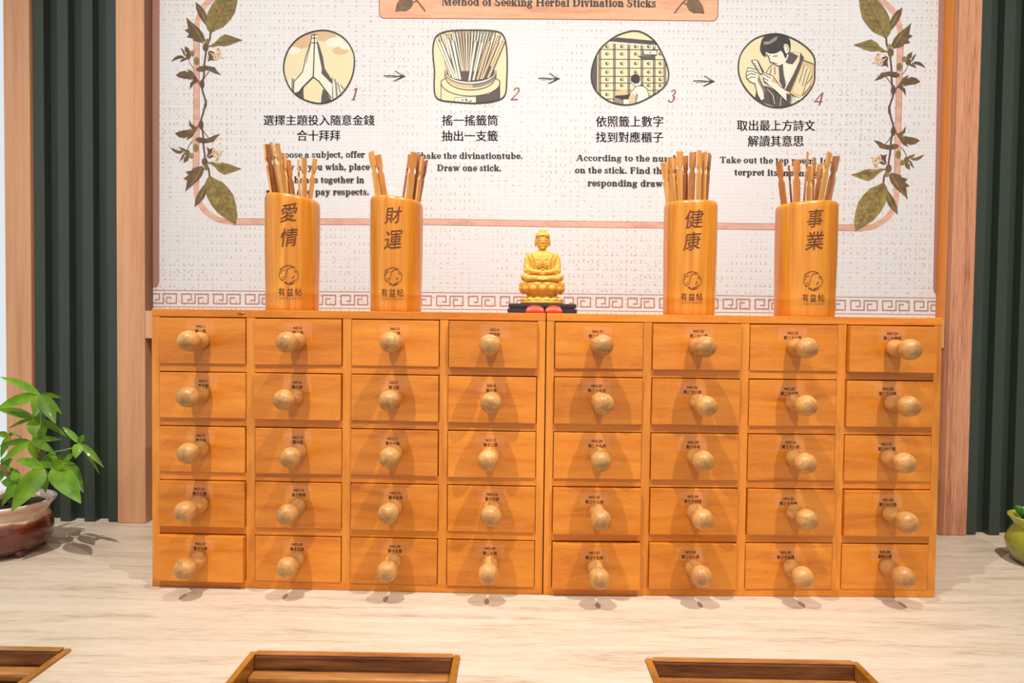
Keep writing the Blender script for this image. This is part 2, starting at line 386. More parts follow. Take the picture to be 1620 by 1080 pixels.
def G():
    g = {}
    g['a'] = (48, ring(20, 12, 18, 14, 90, 330, 11, 4)+R_(26, 0, 12, 34)+ring(22, 32, 16, 14, 0, 160, 11, 4)+D_(20, 24, 28, 30, 8)+R_(36, 0, 8, 4)+ring(11, 33, 6, 5, 0, 360, 5.9, 4.9))
    g['b'] = (54, stem(8, 0, 68, 0, 1)+ring(29, 23, 21, 23.5, -150, 150))
    g['c'] = (43, ring(24, 23, 21, 23.5, 50, 320)+ring(36, 34, 6, 6, 0, 360, 5.9, 5.9))
    g['d'] = (55, ring(25, 23, 21, 23.5, 30, 330)+stem(34, 0, 68, 0, 1)+R_(40, 0, 13, 4))
    g['e'] = (44, ring(24, 23, 21, 23.5, 0, 325)+R_(10, 21, 34, 4.5))
    g['f'] = (33, stem(9, 0, 54)[:2]+ring(24, 54, 15, 15, 60, 180, 12, 4)+R_(2, 42, 26, 4)+ring(30, 61, 6, 6, 0, 360, 5.9, 5.9))
    g['g'] = (50, ring(22, 31, 18, 15.5)+ring(22, -5, 21, 14, 0, 360, 8, 5)+ring(20, 12, 16, 6, 90, 270, 8, 5)+D_(18, 4, 30, 9, 12)+R_(36, 38, 10, 6))
    g['h'] = (56, stem(8, 0, 68)+ring(29, 28, 18, 18, 0, 140, 13, 6)+stem(34, 0, 30, 1, 0))
    g['i'] = (28, stem(8, 0, 46)+ring(14.5, 60, 7.5, 7.5, 0, 360, 7.4, 7.4))
    g['j'] = (30, R_(12, -8, 13, 54)+R_(5, 42, 10, 4)+ring(8, -8, 17, 13, 270, 360, 13, 4)+ring(6, -17, 6, 5, 0, 360, 5.9, 4.9)+ring(18.5, 60, 7.5, 7.5, 0, 360, 7.4, 7.4))
    g['k'] = (56, stem(8, 0, 68)+D_(20, 18, 38, 44, 6)+D_(36, 0, 24, 26, 14)+R_(30, 0, 25, 4)+R_(30, 42, 22, 4))
    g['l'] = (28, stem(8, 0, 68))
    g['m'] = (84, stem(8, 0, 46)+ring(29, 28, 18, 18, 0, 140, 13, 6)+stem(34, 0, 30, 1, 0)+ring(56, 28, 18, 18, 0, 140, 13, 6)+stem(61, 0, 30, 1, 0))
    g['n'] = (56, stem(8, 0, 46)+ring(29, 28, 18, 18, 0, 140, 13, 6)+stem(34, 0, 30, 1, 0))
    g['o'] = (49, ring(24.5, 23, 21.5, 23.5))
    g['p'] = (55, stem(8, -21, 46)+ring(29, 23, 21, 23.5, -150, 150))
    g['r'] = (42, stem(8, 0, 46)+ring(28, 28, 16, 17, 60, 150, 13, 6)+ring(34, 38, 7, 7, 0, 360, 6.9, 6.9))
    g['s'] = (40, ring(19, 34, 14, 12.5, 40, 270, 9, 5)+ring(19, 12.5, 16, 12.5, -140, 90, 9, 5)+R_(31, 32, 3, 12)+R_(3, 2, 3, 13))
    g['t'] = (33, R_(8, 6, 13, 50)+R_(2, 42, 26, 4)+ring(21, 10, 13, 11, 180, 300, 13, 5))
    g['u'] = (56, R_(8, 18, 13, 28)+R_(2, 42, 12, 4)+ring(26, 18, 18, 19, 180, 320, 13, 6)+R_(34, 0, 13, 46)+R_(28, 42, 12, 4)+R_(40, 0, 13, 4))
    g['v'] = (50, D_(19, 0, 4, 46, 13)+D_(23, 0, 38, 46, 5)+R_(0, 42, 24, 4)+R_(31, 42, 18, 4))
    g['w'] = (72, D_(17, 0, 4, 46, 12)+D_(22, 0, 34, 46, 5)+D_(42, 0, 29, 46, 12)+D_(47, 0, 60, 46, 5)+R_(0, 42, 22, 4)+R_(24, 42, 20, 4)+R_(53, 42, 18, 4))
    g['y'] = (50, D_(19, 0, 4, 46, 13)+D_(12, -21, 38, 46, 6)+R_(0, 42, 24, 4)+R_(31, 42, 18, 4)+ring(10, -16, 7, 6, 0, 360, 6.9, 5.9))
    g['M'] = (94, stem(12, 0, 66, 1, 1, 5)+D_(41, 0, 17, 66, 15)+D_(46, 0, 68, 66, 5)+stem(68, 0, 66, 1, 0, 14)+R_(66, 62, 22, 4))
    g['H'] = (78, stem(10, 0, 66, 1, 2, 14)+stem(54, 0, 66, 1, 2, 14)+R_(20, 31, 38, 5))
    g['S'] = (54, ring(26, 49, 19, 18.5, 40, 270, 12, 5)+ring(26, 17, 21, 18.5, -140, 90, 12, 5)+R_(42, 46, 3.5, 18)+R_(4, 2, 3.5, 18))
    g['D'] = (72, stem(10, 0, 66, 1, 1, 14)+ring(30, 33, 36, 33, -90, 90, 14, 4)+R_(14, 62, 18, 4)+R_(14, 0, 18, 4))
    g['C'] = (70, ring(36, 33, 32, 34.5, 45, 318, 14, 5)+R_(58, 44, 4, 20))
    g['T'] = (66, stem(26, 0, 64, 1, 0, 14)+R_(4, 61, 58, 5)+R_(4, 48, 4, 14)+R_(58, 48, 4, 14))
    g['F'] = (61, stem(10, 0, 66, 1, 1, 14)+R_(14, 61, 42, 5)+R_(52, 48, 4, 16)+R_(18, 32, 24, 5)+R_(40, 24, 4, 20))
    g['A'] = (72, D_(6, 0, 32, 66, 5)+D_(50, 0, 30, 66, 15)+R_(18, 20, 32, 5)+R_(0, 0, 20, 4)+R_(42, 0, 29, 4))
    g['I'] = (39, stem(12, 0, 66, 1, 2, 14))
    g['.'] = (25, ring(11, 6, 7, 7, 0, 360, 6.9, 6.9)); g[','] = (25, ring(11, 6, 7, 7, 0, 360, 6.9, 6.9)+D_(4, -14, 12, 3, 5))
    g['-'] = (33, R_(3, 16, 26, 9)); g[' '] = (25, [])
    g['1'] = (46, stem(20, 0, 64, 1, 0, 7)+D_(8, 54, 20, 64, 6)); g['4'] = (50, R_(32, 0, 7, 66)+D_(4, 18, 32, 66, 5)+R_(4, 16, 42, 5))
    g['2'] = (50, ring(24, 48, 18, 18, -30, 170, 7, 4)+D_(4, 4, 34, 40, 6)+R_(4, 0, 40, 6)); g['3'] = (50, ring(23, 51, 15, 15, -80, 160, 7, 4)+ring(22, 18, 20, 19, -160, 85, 8, 4))
    return g
GL = G()
def serif(ink, s, x0, x1, yb0, yb1, cap, mk='ink', lay=1, slant=0):
    tot = sum(GL[c][0] for c in s); k = (x1-x0)/tot; kv = cap/66; x = 0
    for c in s:
        wd, P = GL[c]
        for p in P:
            q = []
            for a, b in p:
                X = x0+(x+a+slant*b)*k; q.append((X, yb0+(yb1-yb0)*(X-x0)/(x1-x0)-b*kv))
            for ox, oy in ((0, 0), (.55, 0), (.25, .4)): ink.poly(mk, [(u+ox, v+oy) for u, v in q], lay)
        x += wd
PY = .348
def print_on_poster(ink, name, parent, mirror=None):
    """one mesh for one printed motif, an ink colour per material slot"""
    W, FF, mi, ms = [], [], [], []
    for mk, (V, Fc, Z) in ink.d.items():
        n = len(W); ms.append(mk)
        for (x, y), z in zip(V, Z):
            p = onY(x, y, PY); W.append((p.x if mirror is None else 2*mirror-p.x, PY-.0012-z, p.z))
        FF += [tuple(i+n for i in f) for f in Fc]; mi += [len(ms)-1]*len(Fc)
    o = pyo(name, W, FF, None, parent)
    for mk in ms: o.data.materials.append(M[mk])
    o.data.polygons.foreach_set('material_index', mi)
    return o

# ================================================================== SETTING
FZ = -.80
floor = struct(box('floor', -3, 3, -3.6, .7, FZ-.05, FZ, M['floor']))
ceiling = struct(box('ceiling', -3, 3, -3.6, .7, 2.40, 2.45, M['white']))
wall = struct(bm_obj('wall_back', boxbm(-.888, 3, .362, .42, FZ, 2.40, 0), M['wallback']))
struct(box('wall_right', 3, 3.05, -3.6, .7, FZ, 2.40, M['white']))
# window at the far left
WX1 = onY(8, 400, .3177).x
win = struct(box('window_1', -2.6, -2.56, .33, .40, FZ, 2.40, M['jamb']))
pane = box('pane', -2.56, WX1-.002, .358, .364, FZ+.02, 2.38, M['glass'], win)
box('sill', -2.56, WX1-.002, .34, .40, FZ+.005, -.02, M['white'], win)
# upright trims
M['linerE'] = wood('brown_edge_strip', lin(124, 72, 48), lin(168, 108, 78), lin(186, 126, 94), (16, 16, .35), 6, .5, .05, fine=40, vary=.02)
t1 = struct(box('trim_1', WX1, WX1+.0545, .3177, .37, .0005, 2.3995, M['jamb'], None, .0015))
t2 = struct(box('trim_2', -.8892, -.8298, .3177, .361, .0005, 2.3995, M['jamb'], None, .0015))
t3 = struct(box('trim_3', .8455, .9035, .3177, .361, .0005, 2.3995, M['jambR'], None, .0015))
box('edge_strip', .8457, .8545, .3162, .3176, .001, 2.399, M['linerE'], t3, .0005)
M['shadeL'] = wood('trim_painted_shade', lin(112, 74, 56), lin(134, 92, 72), lin(148, 104, 82), (7, 7, .35), 5, .5, .05, fine=30, vary=.02)  # brown for an added strip: shade on the left inner face as colour
M['warmlitR'] = wood('trim_painted_warm_light', lin(206, 118, 40), lin(232, 144, 56), lin(240, 160, 76), (16, 16, .35), 5, .4, .1, fine=40, vary=.02)  # orange for an added strip: warm light painted on the right inner face
box('light_shade_strip', -.8298, -.8292, .3190, .3465, .4520, 2.399, M['shadeL'], t2)
box('light_shade_strip', .8449, .8455, .3180, .3465, .4520, 2.399, M['warmlitR'], t3)
t4 = struct(box('trim_4', -.8296, .8453, .3182, .361, .3934, .4515, M['jamb'], None, .001))
# fluted green cladding
def cladding(x0, x1, xs, name):
    o = struct(box(name, x0, x1, .343, .361, .0005, 2.3995, M['green']))
    for x in xs:
        box('slat', x, x+.0225, .3225, .3432, .0008, 2.399, M['green'], o, .0012)
    return o
cladding(WX1+.055, -.8895, [-.9125-.0515*i for i in range(4) if -.9125-.0515*i > WX1+.054], 'wall_left')
cladding(.904, 1.30, [.9045+.0492*i for i in range(8)], 'wall_front_cladding')
bpy.data.objects['wall_front_cladding'].name = 'wall_back_cladding'
struct(box('trim_5', 1.3005, 1.36, .3177, .361, .0005, 2.3995, M['jambR'], None, .0015))

# counter with three cut-outs for the boxes
CT = thing('counter', 'long pale oak counter top along the wall, carrying the drawer cabinets', 'counter', (0, 0, -.04))
BX = [(-.892, -.619), (-.386, -.1128), (.1254, .3994)]
BY0, BY1 = -.42, -.2
xs = [-2.4]+[v for b in BX for v in b]+[2.6]
bm = bmesh.new()
def cbox(x0, x1, y0, y1): boxbm(x0, x1, y0, y1, 0, .04, 0, bm)
ys = [-.52, BY0, BY1, .3428]
top = bmesh.new()
def quadgrid(b, z):
    for j in range(3):
        for i in range(len(xs)-1):
            if j == 1 and i % 2 == 1: continue
            yield xs[i], xs[i+1], ys[j], ys[j+1]
for z, flip in ((.04, 0), (0, 1)):
    for x0, x1, y0, y1 in quadgrid(top, z):
        vs = [top.verts.new(p) for p in ((x0, y0, z), (x1, y0, z), (x1, y1, z), (x0, y1, z))]
        top.faces.new(vs[::-1] if flip else vs)
def sidequad(a, b):
    vs = [top.verts.new(p) for p in ((a[0], a[1], 0), (b[0], b[1], 0), (b[0], b[1], .04), (a[0], a[1], .04))]; top.faces.new(vs)
for i in range(0, len(xs)-1):
    sidequad((xs[i], ys[0]), (xs[i+1], ys[0])); sidequad((xs[i+1], ys[3]), (xs[i], ys[3]))
sidequad((xs[-1], ys[0]), (xs[-1], ys[3])); sidequad((xs[0], ys[3]), (xs[0], ys[0]))
for x0, x1 in BX:
    sidequad((x0, BY0), (x0, BY1)); sidequad((x0, BY1), (x1, BY1)); sidequad((x1, BY1), (x1, BY0)); sidequad((x1, BY0), (x0, BY0))
bmesh.ops.remove_doubles(top, verts=top.verts, dist=1e-5)
bm.free()
bm_obj('worktop', top, M['counter'], CT)
box('front_panel', -2.38, 2.58, -.50, -.48, FZ+.041, -.001, M['jamb'], CT)

# ================================================================== POSTER
poster = thing('poster', 'large woven-paper instruction poster with four drawings, set back in the oak frame', 'poster', (0, PY, .454))
box('sheet', -.8290, .8447, -.001, .004, .4518-.454, 2.3995-.454, M['paper'], poster)
ART = Ink()
# frame line
fl = [(311, 44), (311.5, 120), (311, 200), (310.5, 290)]
arcb = [(310.5, 290), (313, 312), (322, 330), (336, 342), (350, 348.5), (368, 350.7)]
bot = [(368, 350.7), (520, 350.7), (690, 351), (860, 354), (1030, 356), (1200, 358.5), (1330, 360), (1364, 360.6)]
arct = [(311, 44), (315, 28), (322, 12), (334, 0), (350, -12)]
HALF = Ink()
HALF.line('framep', fl, 9, 0); HALF.line('framep', catmull(arcb, 4, False), 9, 0); HALF.line('framep', catmull(arct, 4, False), 9, 0)
for q in (-4.6, 4.6):
    HALF.line('brown_ink', [(x+q, y) for x, y in fl], .5, 1)
BOT = Ink(); BOT.line('framep', bot, 9.5, 0)
for q in (-4.9, 4.9): BOT.line('brown_ink', [(x, y+q) for x, y in bot], .5, 1)
print_on_poster(BOT, 'border_line', poster)
# vines
def P6(pts): return [(260+x/6, y/6) for x, y in pts]
L = {}
L['big'] = P6([(440, 320), (405, 270), (398, 200), (415, 120), (455, 45), (520, -35), (600, -95), (690, -150), (705, -60), (694, 30), (670, 130), (620, 200), (560, 260), (490, 290)])
L['l2'] = P6([(300, 22), (350, 60), (390, 110), (412, 160), (405, 248), (370, 210), (330, 150), (305, 90)])
L['l3'] = P6([(212, 168), (270, 220), (330, 270), (370, 320), (392, 380), (372, 412), (320, 400), (275, 385), (275, 368), (215, 355), (240, 325), (195, 288), (228, 275)])
L['l4'] = P6([(490, 400), (530, 355), (580, 328), (640, 345), (745, 383), (680, 405), (620, 430), (570, 442), (510, 435), (470, 450), (430, 445), (460, 420)])
L['l5'] = P6([(112, 718), (150, 685), (200, 674), (235, 690), (220, 655), (270, 680), (310, 750), (345, 790), (300, 770), (270, 750), (200, 748), (150, 738)])
L['l6'] = P6([(245, 852), (250, 790), (290, 755), (330, 770), (275, 805)])
L['l7'] = P6([(335, 632), (400, 625), (480, 640), (500, 670), (542, 714), (480, 698), (430, 670), (370, 668)])
L['l8'] = P6([(65, 588), (100, 548), (130, 530), (165, 528), (200, 548), (135, 560)])
L['l9'] = P6([(155, 450), (190, 482), (212, 535), (185, 520)])
L['l10'] = P6([(195, 440), (235, 460), (252, 500), (225, 515), (200, 490)])
L['l11'] = P6([(150, 592), (170, 560), (230, 545), (210, 570)])
veins = {'big': ((440, 318), (690, -140)), 'l2': ((404, 240), (302, 30)), 'l3': ((372, 405), (215, 175)), 'l4': ((492, 410), (738, 383)), 'l5': ((335, 780), (118, 716)), 'l7': ((345, 640), (535, 708))}
def vines(flip):
    f = (lambda p: (p[0]-1.5, 331-p[1])) if flip else (lambda p: p)
    for k, p in L.items():
        mk = 'leafp' if k in ('big', 'l4') else 'leafd'
        HALF.poly(mk, [f(q) for q in p], 3)
        if k in ('l2', 'l3'):   # lighter half
            a, b = veins[k]; A, B = P6([a, b]); 
            HALF.line('leafp', [f(A), f(((A[0]+B[0])/2+1.5, (A[1]+B[1])/2-1)), f(B)], 3.2, 4, w1=1)
    for k, (a, b) in veins.items():
        A, B = P6([a, b]); HALF.line('stemp', [f(A), f(B)], .7, 5)
        if k in ('big', 'l4'):
            d = Vector((B[0]-A[0], B[1]-A[1])); ln = d.length; d.normalize(); nn = Vector((-d.y, d.x))
            outl = L[k]
            for i in range(1, 8):
                t = ln*(i/9); base = Vector(A)+d*t; h = math.sin(PI*min(1, i/9+.08))*(15 if k == 'big' else 6.5)
                for s in (1, -1):
                    e = base+nn*s*h*.85+d*h*.75
                    HALF.line('leafd', [f(tuple(base)), f(tuple(e))], .55 if k == 'big' else .4, 5)
    st = P6([(440, 315), (432, 380), (402, 440), (395, 520), (384, 600), (380, 700), (368, 780), (362, 850), (380, 910), (394, 965), (398, 1000)])
    HALF.line('stemp', [f(q) for q in catmull(st, 3, False)], 2.8, 2)
    for br, w_ in (([(362, 850), (330, 780), (290, 720), (270, 690)], 2), ([(378, 750), (405, 710), (430, 680)], 1.2), ([(280, 650), (250, 610), (232, 570)], 1), ([(402, 440), (430, 440), (470, 430)], 2)):
        HALF.line('stemp', [f(q) for q in P6(br)], w_, 2)
    for c, r, mk in (((410, 400), (22, 30), 'leafp'), ((395, 450), (28, 40), 'leafd'), ((310, 580), (26, 38), 'leafp'), ((230, 535), (25, 30), 'leafd'), ((268, 508), (22, 26), 'leafp'), ((345, 660), (40, 22), 'leafd'), ((362, 800), (22, 45), 'stemp')):
        q = P6([c])[0]; q = f(q); HALF.ell(mk, q[0], q[1], r[0]/6, r[1]/6, 4)
    HALF.poly('stemp', [f(q) for q in P6([(415, 495), (440, 482), (480, 500), (475, 580), (445, 570), (415, 585), (425, 540)])], 4)
    for pts in ([(460, 520), (500, 490), (540, 480), (525, 520)], [(500, 530), (545, 500), (550, 540), (575, 556), (530, 552)], [(420, 490), (470, 520), (490, 545), (465, 535)], [(485, 460), (520, 450), (530, 480), (500, 480)], [(465, 545), (490, 530), (520, 550), (500, 572), (470, 568)]):
        HALF.poly('flower', [f(q) for q in P6(pts)], 5)
    for c in ((487, 547), (520, 520), (515, 470)):
        q = f(P6([c])[0]); HALF.ell('brown_ink', q[0], q[1], 1.2, 1.2, 6, n=8)
FRAME = HALF
for fl_ in (False, True):
    HALF = Ink(); vines(fl_)
    if fl_: HALF.line('stemp', [(326.3, 166), (326, 158)], 2.8, 2); HALF.line('stemp', [(325.5, 170), (326.3, 160)], 2.8, 2)
    print_on_poster(HALF, 'vine_print', poster); print_on_poster(HALF, 'vine_print', poster, mirror=.0098)
print_on_poster(FRAME, 'border_line', poster); print_on_poster(FRAME, 'border_line', poster, mirror=.0098)
# side stripes
SI = Ink()
SI.poly('stripe', [(241.5, 0), (253, 0), (252.4, 446), (250, 453), (246, 455.5), (243, 454), (242, 448)], 0)
print_on_poster(SI, 'side_stripe', poster); SI = Ink()
SI.poly('stripe', [(1484.5, 0), (1494.2, 0), (1484.2, 467), (1480, 466), (1476.5, 461), (1475.8, 452)], 0)
print_on_poster(SI, 'side_stripe', poster)
# meander border
ME = Ink()
yt = lambda x: 459+(x-250)*(463.3-459)/530 if x < 780 else 463.3+(x-780)*(471-463.3)/680
ME.line('terra', [(241.5, yt(241.5)), (780, yt(780)), (1484, yt(1484))], 1, 1)
ME.line('terra', [(241.5, yt(241)+26), (780, yt(780)+26.3), (1484, yt(1484)+26.6)], 1, 1)
KEY = [(415, 290), (447, 290), (447, 240), (368, 240), (368, 320), (482, 320), (482, 240), (593, 240), (593, 320), (510, 320), (510, 270), (548, 270)]
CL = [(242, 400), (1484, 400), (1484, 520), (242, 520)]
for k in range(-1, 25):
    ox = 220+k*50.35
    ME.line('terra', [(ox+a/5.4, yt(ox+a/5.4)+(b-210)/5.4) for a, b in KEY], 1.9, 1, clip=CL)
print_on_poster(ME, 'meander_border', poster)
# title plaque
TI = Ink()
TI.poly('plaque_edge', [(599.5, -40), (599.5, 22), (601, 27), (606, 30), (870, 31.5), (1128, 34.5), (1133, 32), (1136, 27), (1137, -40)], 0)
TI.poly('plaque', [(601, -40), (601, 21), (602.5, 26), (607, 28.6), (870, 30), (1128, 33), (1131.5, 31), (1134.5, 26), (1135.5, -40)], 1)
serif(TI, 'Method of Seeking Herbal Divination Sticks', 698, 1037.5, 9, 11.6, 12.5, 'ink', 3)
for s in (0, 1):
    f = (lambda x, y: (x, y)) if s == 0 else (lambda x, y: (1739.5-x, y+3.3))
    TI.poly('leafd', [f(*q) for q in ((625.5, 18.5), (628, 7), (634, -2), (643, -7), (652, -4), (654, 5), (650, 13), (642, 18), (634, 17.5))], 3)
    TI.line('stemp', [f(626, 18.5), f(640, 7), f(650, -4)], .8, 4)
    TI.line('stemp', [f(652, -6), f(662, 4), f(672.5, 17.5)], 2, 3); TI.line('stemp', [f(650, 5), f(660, 2)], 1, 3)
print_on_poster(TI, 'title_plaque', poster)
# captions
EN = [Ink() for _ in range(4)]
for s, x0, x1, b0, b1 in (("Choose a subject, offer", 431, 577.5, 249.6, 249), ("money as you wish, place", 423, 585, 269, 268.5), ("your hands together in", 432, 576.5, 289, 289),
    ("money and pay respects.", 421, 584.5, 308, 308), ("Shake the divinationtube.", 657, 827, 251, 251.2), ("Draw one stick.", 691, 793.5, 270, 270.4),
    ("According to the number", 911, 1087, 254.4, 255.8), ("on the stick. Find the cor-", 909, 1085, 273.6, 275), ("responding drawer.", 929, 1067, 294, 295),
    ("Take out the top poem. In-", 1138, 1316, 257.6, 259.5), ("terpret its meaning.", 1161, 1298, 277, 278.6)):
    serif(EN[(x0 > 600)+(x0 > 880)+(x0 > 1120)], s, x0, x1, b0, b1, 9.6)
for e in EN: print_on_poster(e, 'english_caption', poster)
CN = [Ink() for _ in range(4)]
for s, x0, x1, ya, yb in (("選擇主題投入隨意金錢", 417, 592, 182, 198.5), ("合十拜拜", 470, 538, 206, 223), ("搖一搖籤筒", 699, 787, 182, 199), ("抽出一支籤", 698.5, 787, 206.5, 223.5),
    ("依照籤上數字", 942.5, 1048.5, 183.5, 201), ("找到對應櫃子", 942, 1048.5, 208.5, 225.5), ("取出最上方詩文", 1165.5, 1288.5, 190, 207.3), ("解讀其意思", 1182.5, 1270.5, 214.5, 232)):
    V, Fc = fit_text(s, x0, x1, yb, ya, bold=.75); CN[(x0 > 600)+(x0 > 880)+(x0 > 1120)].raw('ink', V, Fc, 1)
for e in CN: print_on_poster(e, 'chinese_caption', poster)
for s, x0, x1, yb, cap in (('1', 551.5, 566, 158.5, 19.5), ('2', 806.5, 820, 158.5, 20), ('3', 1054.5, 1068, 162, 20), ('4', 1285, 1300, 166.5, 20)):
    NU = Ink(); serif(NU, s, x0, x1, yb, yb, cap, 'brown_ink', 1, .28); print_on_poster(NU, 'step_number', poster)
for x, y in ((608, 121), (852, 125), (1097, 129)):
    AR = Ink()
    AR.line('ink', [(x, y-.5), (x+10, y-1), (x+22, y), (x+33, y)], 1.7, 1)
    AR.line('ink', [(x+4, y+1.8), (x+14, y+1.2), (x+20, y+1.6)], .8, 1)
    AR.poly('ink', [(x+16, y-8.5), (x+19, y-8.6), (x+26, y-4), (x+34, y+.2), (x+26, y+4), (x+17, y+8), (x+14.5, y+7.6), (x+22, y+3.4), (x+27, y), (x+22, y-4)], 2)
    AR.line('pale', [(x+19, y-6.5), (x+27, y-1.5)], .5, 3)
    print_on_poster(AR, 'arrow', poster)

# --- the four drawings
def crop(ox, oy, s=7.714): return lambda P: [(ox+x/s, oy+y/s) for x, y in P]
def outline(ink, O, w_=2.0):
    ink.line('ink', O, w_, 9, True)
I1 = Ink(); c = crop(435, 35)
O = catmull(c([(620, 105), (760, 145), (880, 235), (960, 380), (970, 520), (940, 680), (850, 840), (720, 950), (560, 995), (400, 965), (260, 890), (160, 760), (110, 590), (130, 430), (200, 290), (320, 180), (470, 120)]), 3)
I1.poly('cream', O, 0)
for cx, cy, rx, ry, mk in ((300, 240, 150, 90, 'cloud'), (610, 175, 140, 60, 'cloud'), (230, 350, 90, 45, 'pale'), (730, 250, 110, 60, 'pale'), (800, 350, 100, 50, 'cream2'), (860, 300, 70, 40, 'pale'), (400, 150, 120, 40, 'cloud')):
    q = c([(cx, cy)])[0]; I1.ell(mk, q[0], q[1], rx/7.7, ry/7.7, 1, O)
I1.poly('pale', c([(160, 745), (190, 690), (250, 668), (285, 680), (225, 760), (222, 860)]), 2, O)
I1.poly('grey', c([(205, 690), (240, 690), (222, 850), (205, 830)]), 3, O)
I1.poly('pale', c([(640, 670), (700, 670), (780, 740), (860, 830), (720, 950), (690, 960), (700, 800)]), 2, O)
for a, b in (((700, 680), (710, 940)), ((735, 700), (765, 900)), ((770, 740), (800, 870)), ((800, 770), (850, 830))):
    I1.line('ink', c([a, b]), 1.3, 3, clip=O)
I1.poly('grey', c([(715, 690), (760, 740), (770, 900), (745, 920), (735, 760)]), 3, O)
I1.poly('dkgrey', c([(350, 800), (300, 850), (240, 870), (290, 930), (355, 945), (352, 880)]), 2, O)
I1.poly('dkgrey', c([(590, 815), (640, 870), (690, 930), (690, 965), (565, 985), (570, 900)]), 2, O)
LH = c([(450, 165), (478, 150), (484, 260), (482, 480), (478, 660), (440, 700), (340, 800), (300, 850), (235, 860), (232, 740), (290, 670), (345, 600), (365, 500), (380, 430), (415, 320), (440, 230)])
RH = c([(490, 150), (518, 155), (545, 290), (585, 430), (610, 570), (660, 650), (705, 720), (695, 960), (640, 870), (580, 790), (530, 720), (480, 680), (484, 480), (488, 260)])
I1.poly('pale', LH, 4, O); I1.poly('pale', RH, 4, O)
I1.poly('dkgrey', c([(512, 200), (545, 290), (588, 430), (610, 570), (665, 655), (705, 720), (700, 760), (620, 680), (570, 630), (575, 570), (545, 430), (520, 300)]), 5, O)
I1.line('grey', c([(440, 270), (405, 400), (385, 500)]), 1.2, 5); I1.line('grey', c([(425, 330), (400, 440)]), .8, 5)
for ln, w_ in (([(484, 155), (484, 280), (478, 480), (470, 660)], 1.7), ([(455, 160), (440, 240), (410, 340), (378, 430), (362, 520), (340, 610), (280, 680), (235, 730), (230, 860)], 1.2), ([(470, 670), (430, 710), (340, 800), (290, 870)], 2), ([(478, 680), (540, 725), (610, 820), (690, 925)], 1.6), ([(448, 200), (520, 200)], .9), ([(446, 255), (525, 262)], 1.3), ([(450, 165), (484, 155), (518, 160)], 1.2)):
    I1.line('ink', c(ln), w_, 6, clip=O)
outline(I1, O); print_on_poster(I1, 'illustration', poster)

I2 = Ink(); c = crop(670, 35)
O = catmull(c([(560, 103), (760, 105), (920, 125), (985, 190), (1012, 300), (1022, 500), (1015, 720), (1000, 880), (935, 945), (800, 980), (600, 992), (400, 978), (220, 958), (145, 900), (130, 760), (135, 600), (118, 420), (122, 270), (165, 170), (280, 118), (420, 105)]), 3)
I2.poly('cream', O, 0)
def ellp(cx, cy, rx, ry, a0=0, a1=360, n=22): return [(cx+rx*math.cos(math.radians(a0+(a1-a0)*i/n)), cy+ry*math.sin(math.radians(a0+(a1-a0)*i/n))) for i in range(n+1)]
I2.poly('cream', c([(215, 720)]+ellp(570, 740, 355, 165, 180, 0)+[(925, 980), (215, 980)]), 1, O)
I2.poly('dkgrey', c([(640, 905), (800, 880), (925, 790), (925, 960), (800, 990), (640, 990)]), 2, O)
I2.line('ink', c([(215, 960), (215, 720)]), 1, 3, clip=O); I2.line('ink', c([(930, 950), (930, 720), (885, 690)]), 1.2, 3, clip=O); I2.line('ink', c([(215, 720), (265, 690)]), 1, 3)
I2.line('ink', c(ellp(575, 740, 360, 165, 180, 0)), 1.2, 3, clip=O)
I2.poly('cream2', c(ellp(575, 650, 305, 150, 0, 180)), 3, O)
I2.poly('grey', c([(600, 800), (700, 790), (830, 740), (880, 690), (880, 650), (720, 740), (600, 755)]), 4, O)
I2.line('ink', c(ellp(575, 680, 300, 150, 0, 180)), 1, 5)
I2.poly('dkgrey', c(ellp(575, 610, 300, 120)), 3, O)
rr = random.Random(4)
SK = []
for i in range(14): SK.append(((370+i*38, 125+rr.randint(-8, 12)), (470+i*16, 600), 24, 0))
for tx_, ty_, bx, w_ in ((190, 160, 330, 36), (260, 150, 370, 34), (320, 150, 400, 34), (170, 225, 370, 36), (215, 240, 400, 36), (295, 200, 420, 34), (355, 235, 450, 38), (860, 155, 690, 34), (920, 170, 720, 36), (980, 230, 790, 40), (900, 245, 720, 38), (800, 248, 660, 38), (720, 245, 610, 36), (635, 240, 560, 36)):
    SK.append(((tx_, ty_), (bx, 720-abs(bx-560)*.15), w_, 1))
for (tx_, ty_), (bx, by), w_, k in SK:
    h = w_/2; d = 9
    I2.poly('dkgrey', c([(tx_-h, ty_), (tx_+h+d, ty_), (bx+h+d, by), (bx-h, by)]), 4, O)
    I2.poly('pale' if rr.random() < .75 else 'cream2', c([(tx_-h+5, ty_), (tx_+h-4, ty_), (bx+h-8, by), (bx-h+5, by)]), 4, O)
    q = c([(tx_, ty_)])[0]; I2.ell('ink', q[0], q[1], h/7.7+.2, 1.7, 4, O, 10); I2.ell('pale', q[0], q[1], h/7.7-.6, 1.1, 5, O, 10)
I2.raw('pale', [], [])
for ry, w_, mk in ((136, 3.4, 'pale'),):
    I2.line(mk, c(ellp(575, 610, 303, ry, 180, 0)), w_, 5)
I2.line('ink', c(ellp(575, 610, 312, 150, 188, -8)), 1, 6); I2.line('ink', c(ellp(575, 608, 296, 122, 180, 0)), 1, 6); I2.line('ink', c([(262, 610), (265, 690)]), 1, 6); I2.line('ink', c([(886, 610), (884, 690)]), 1, 6)
I2.poly('pale', c([(380, 925), (640, 915), (640, 985), (380, 975)]), 6, O); I2.line('ink', c([(380, 975), (380, 925), (640, 915)]), .6, 7)
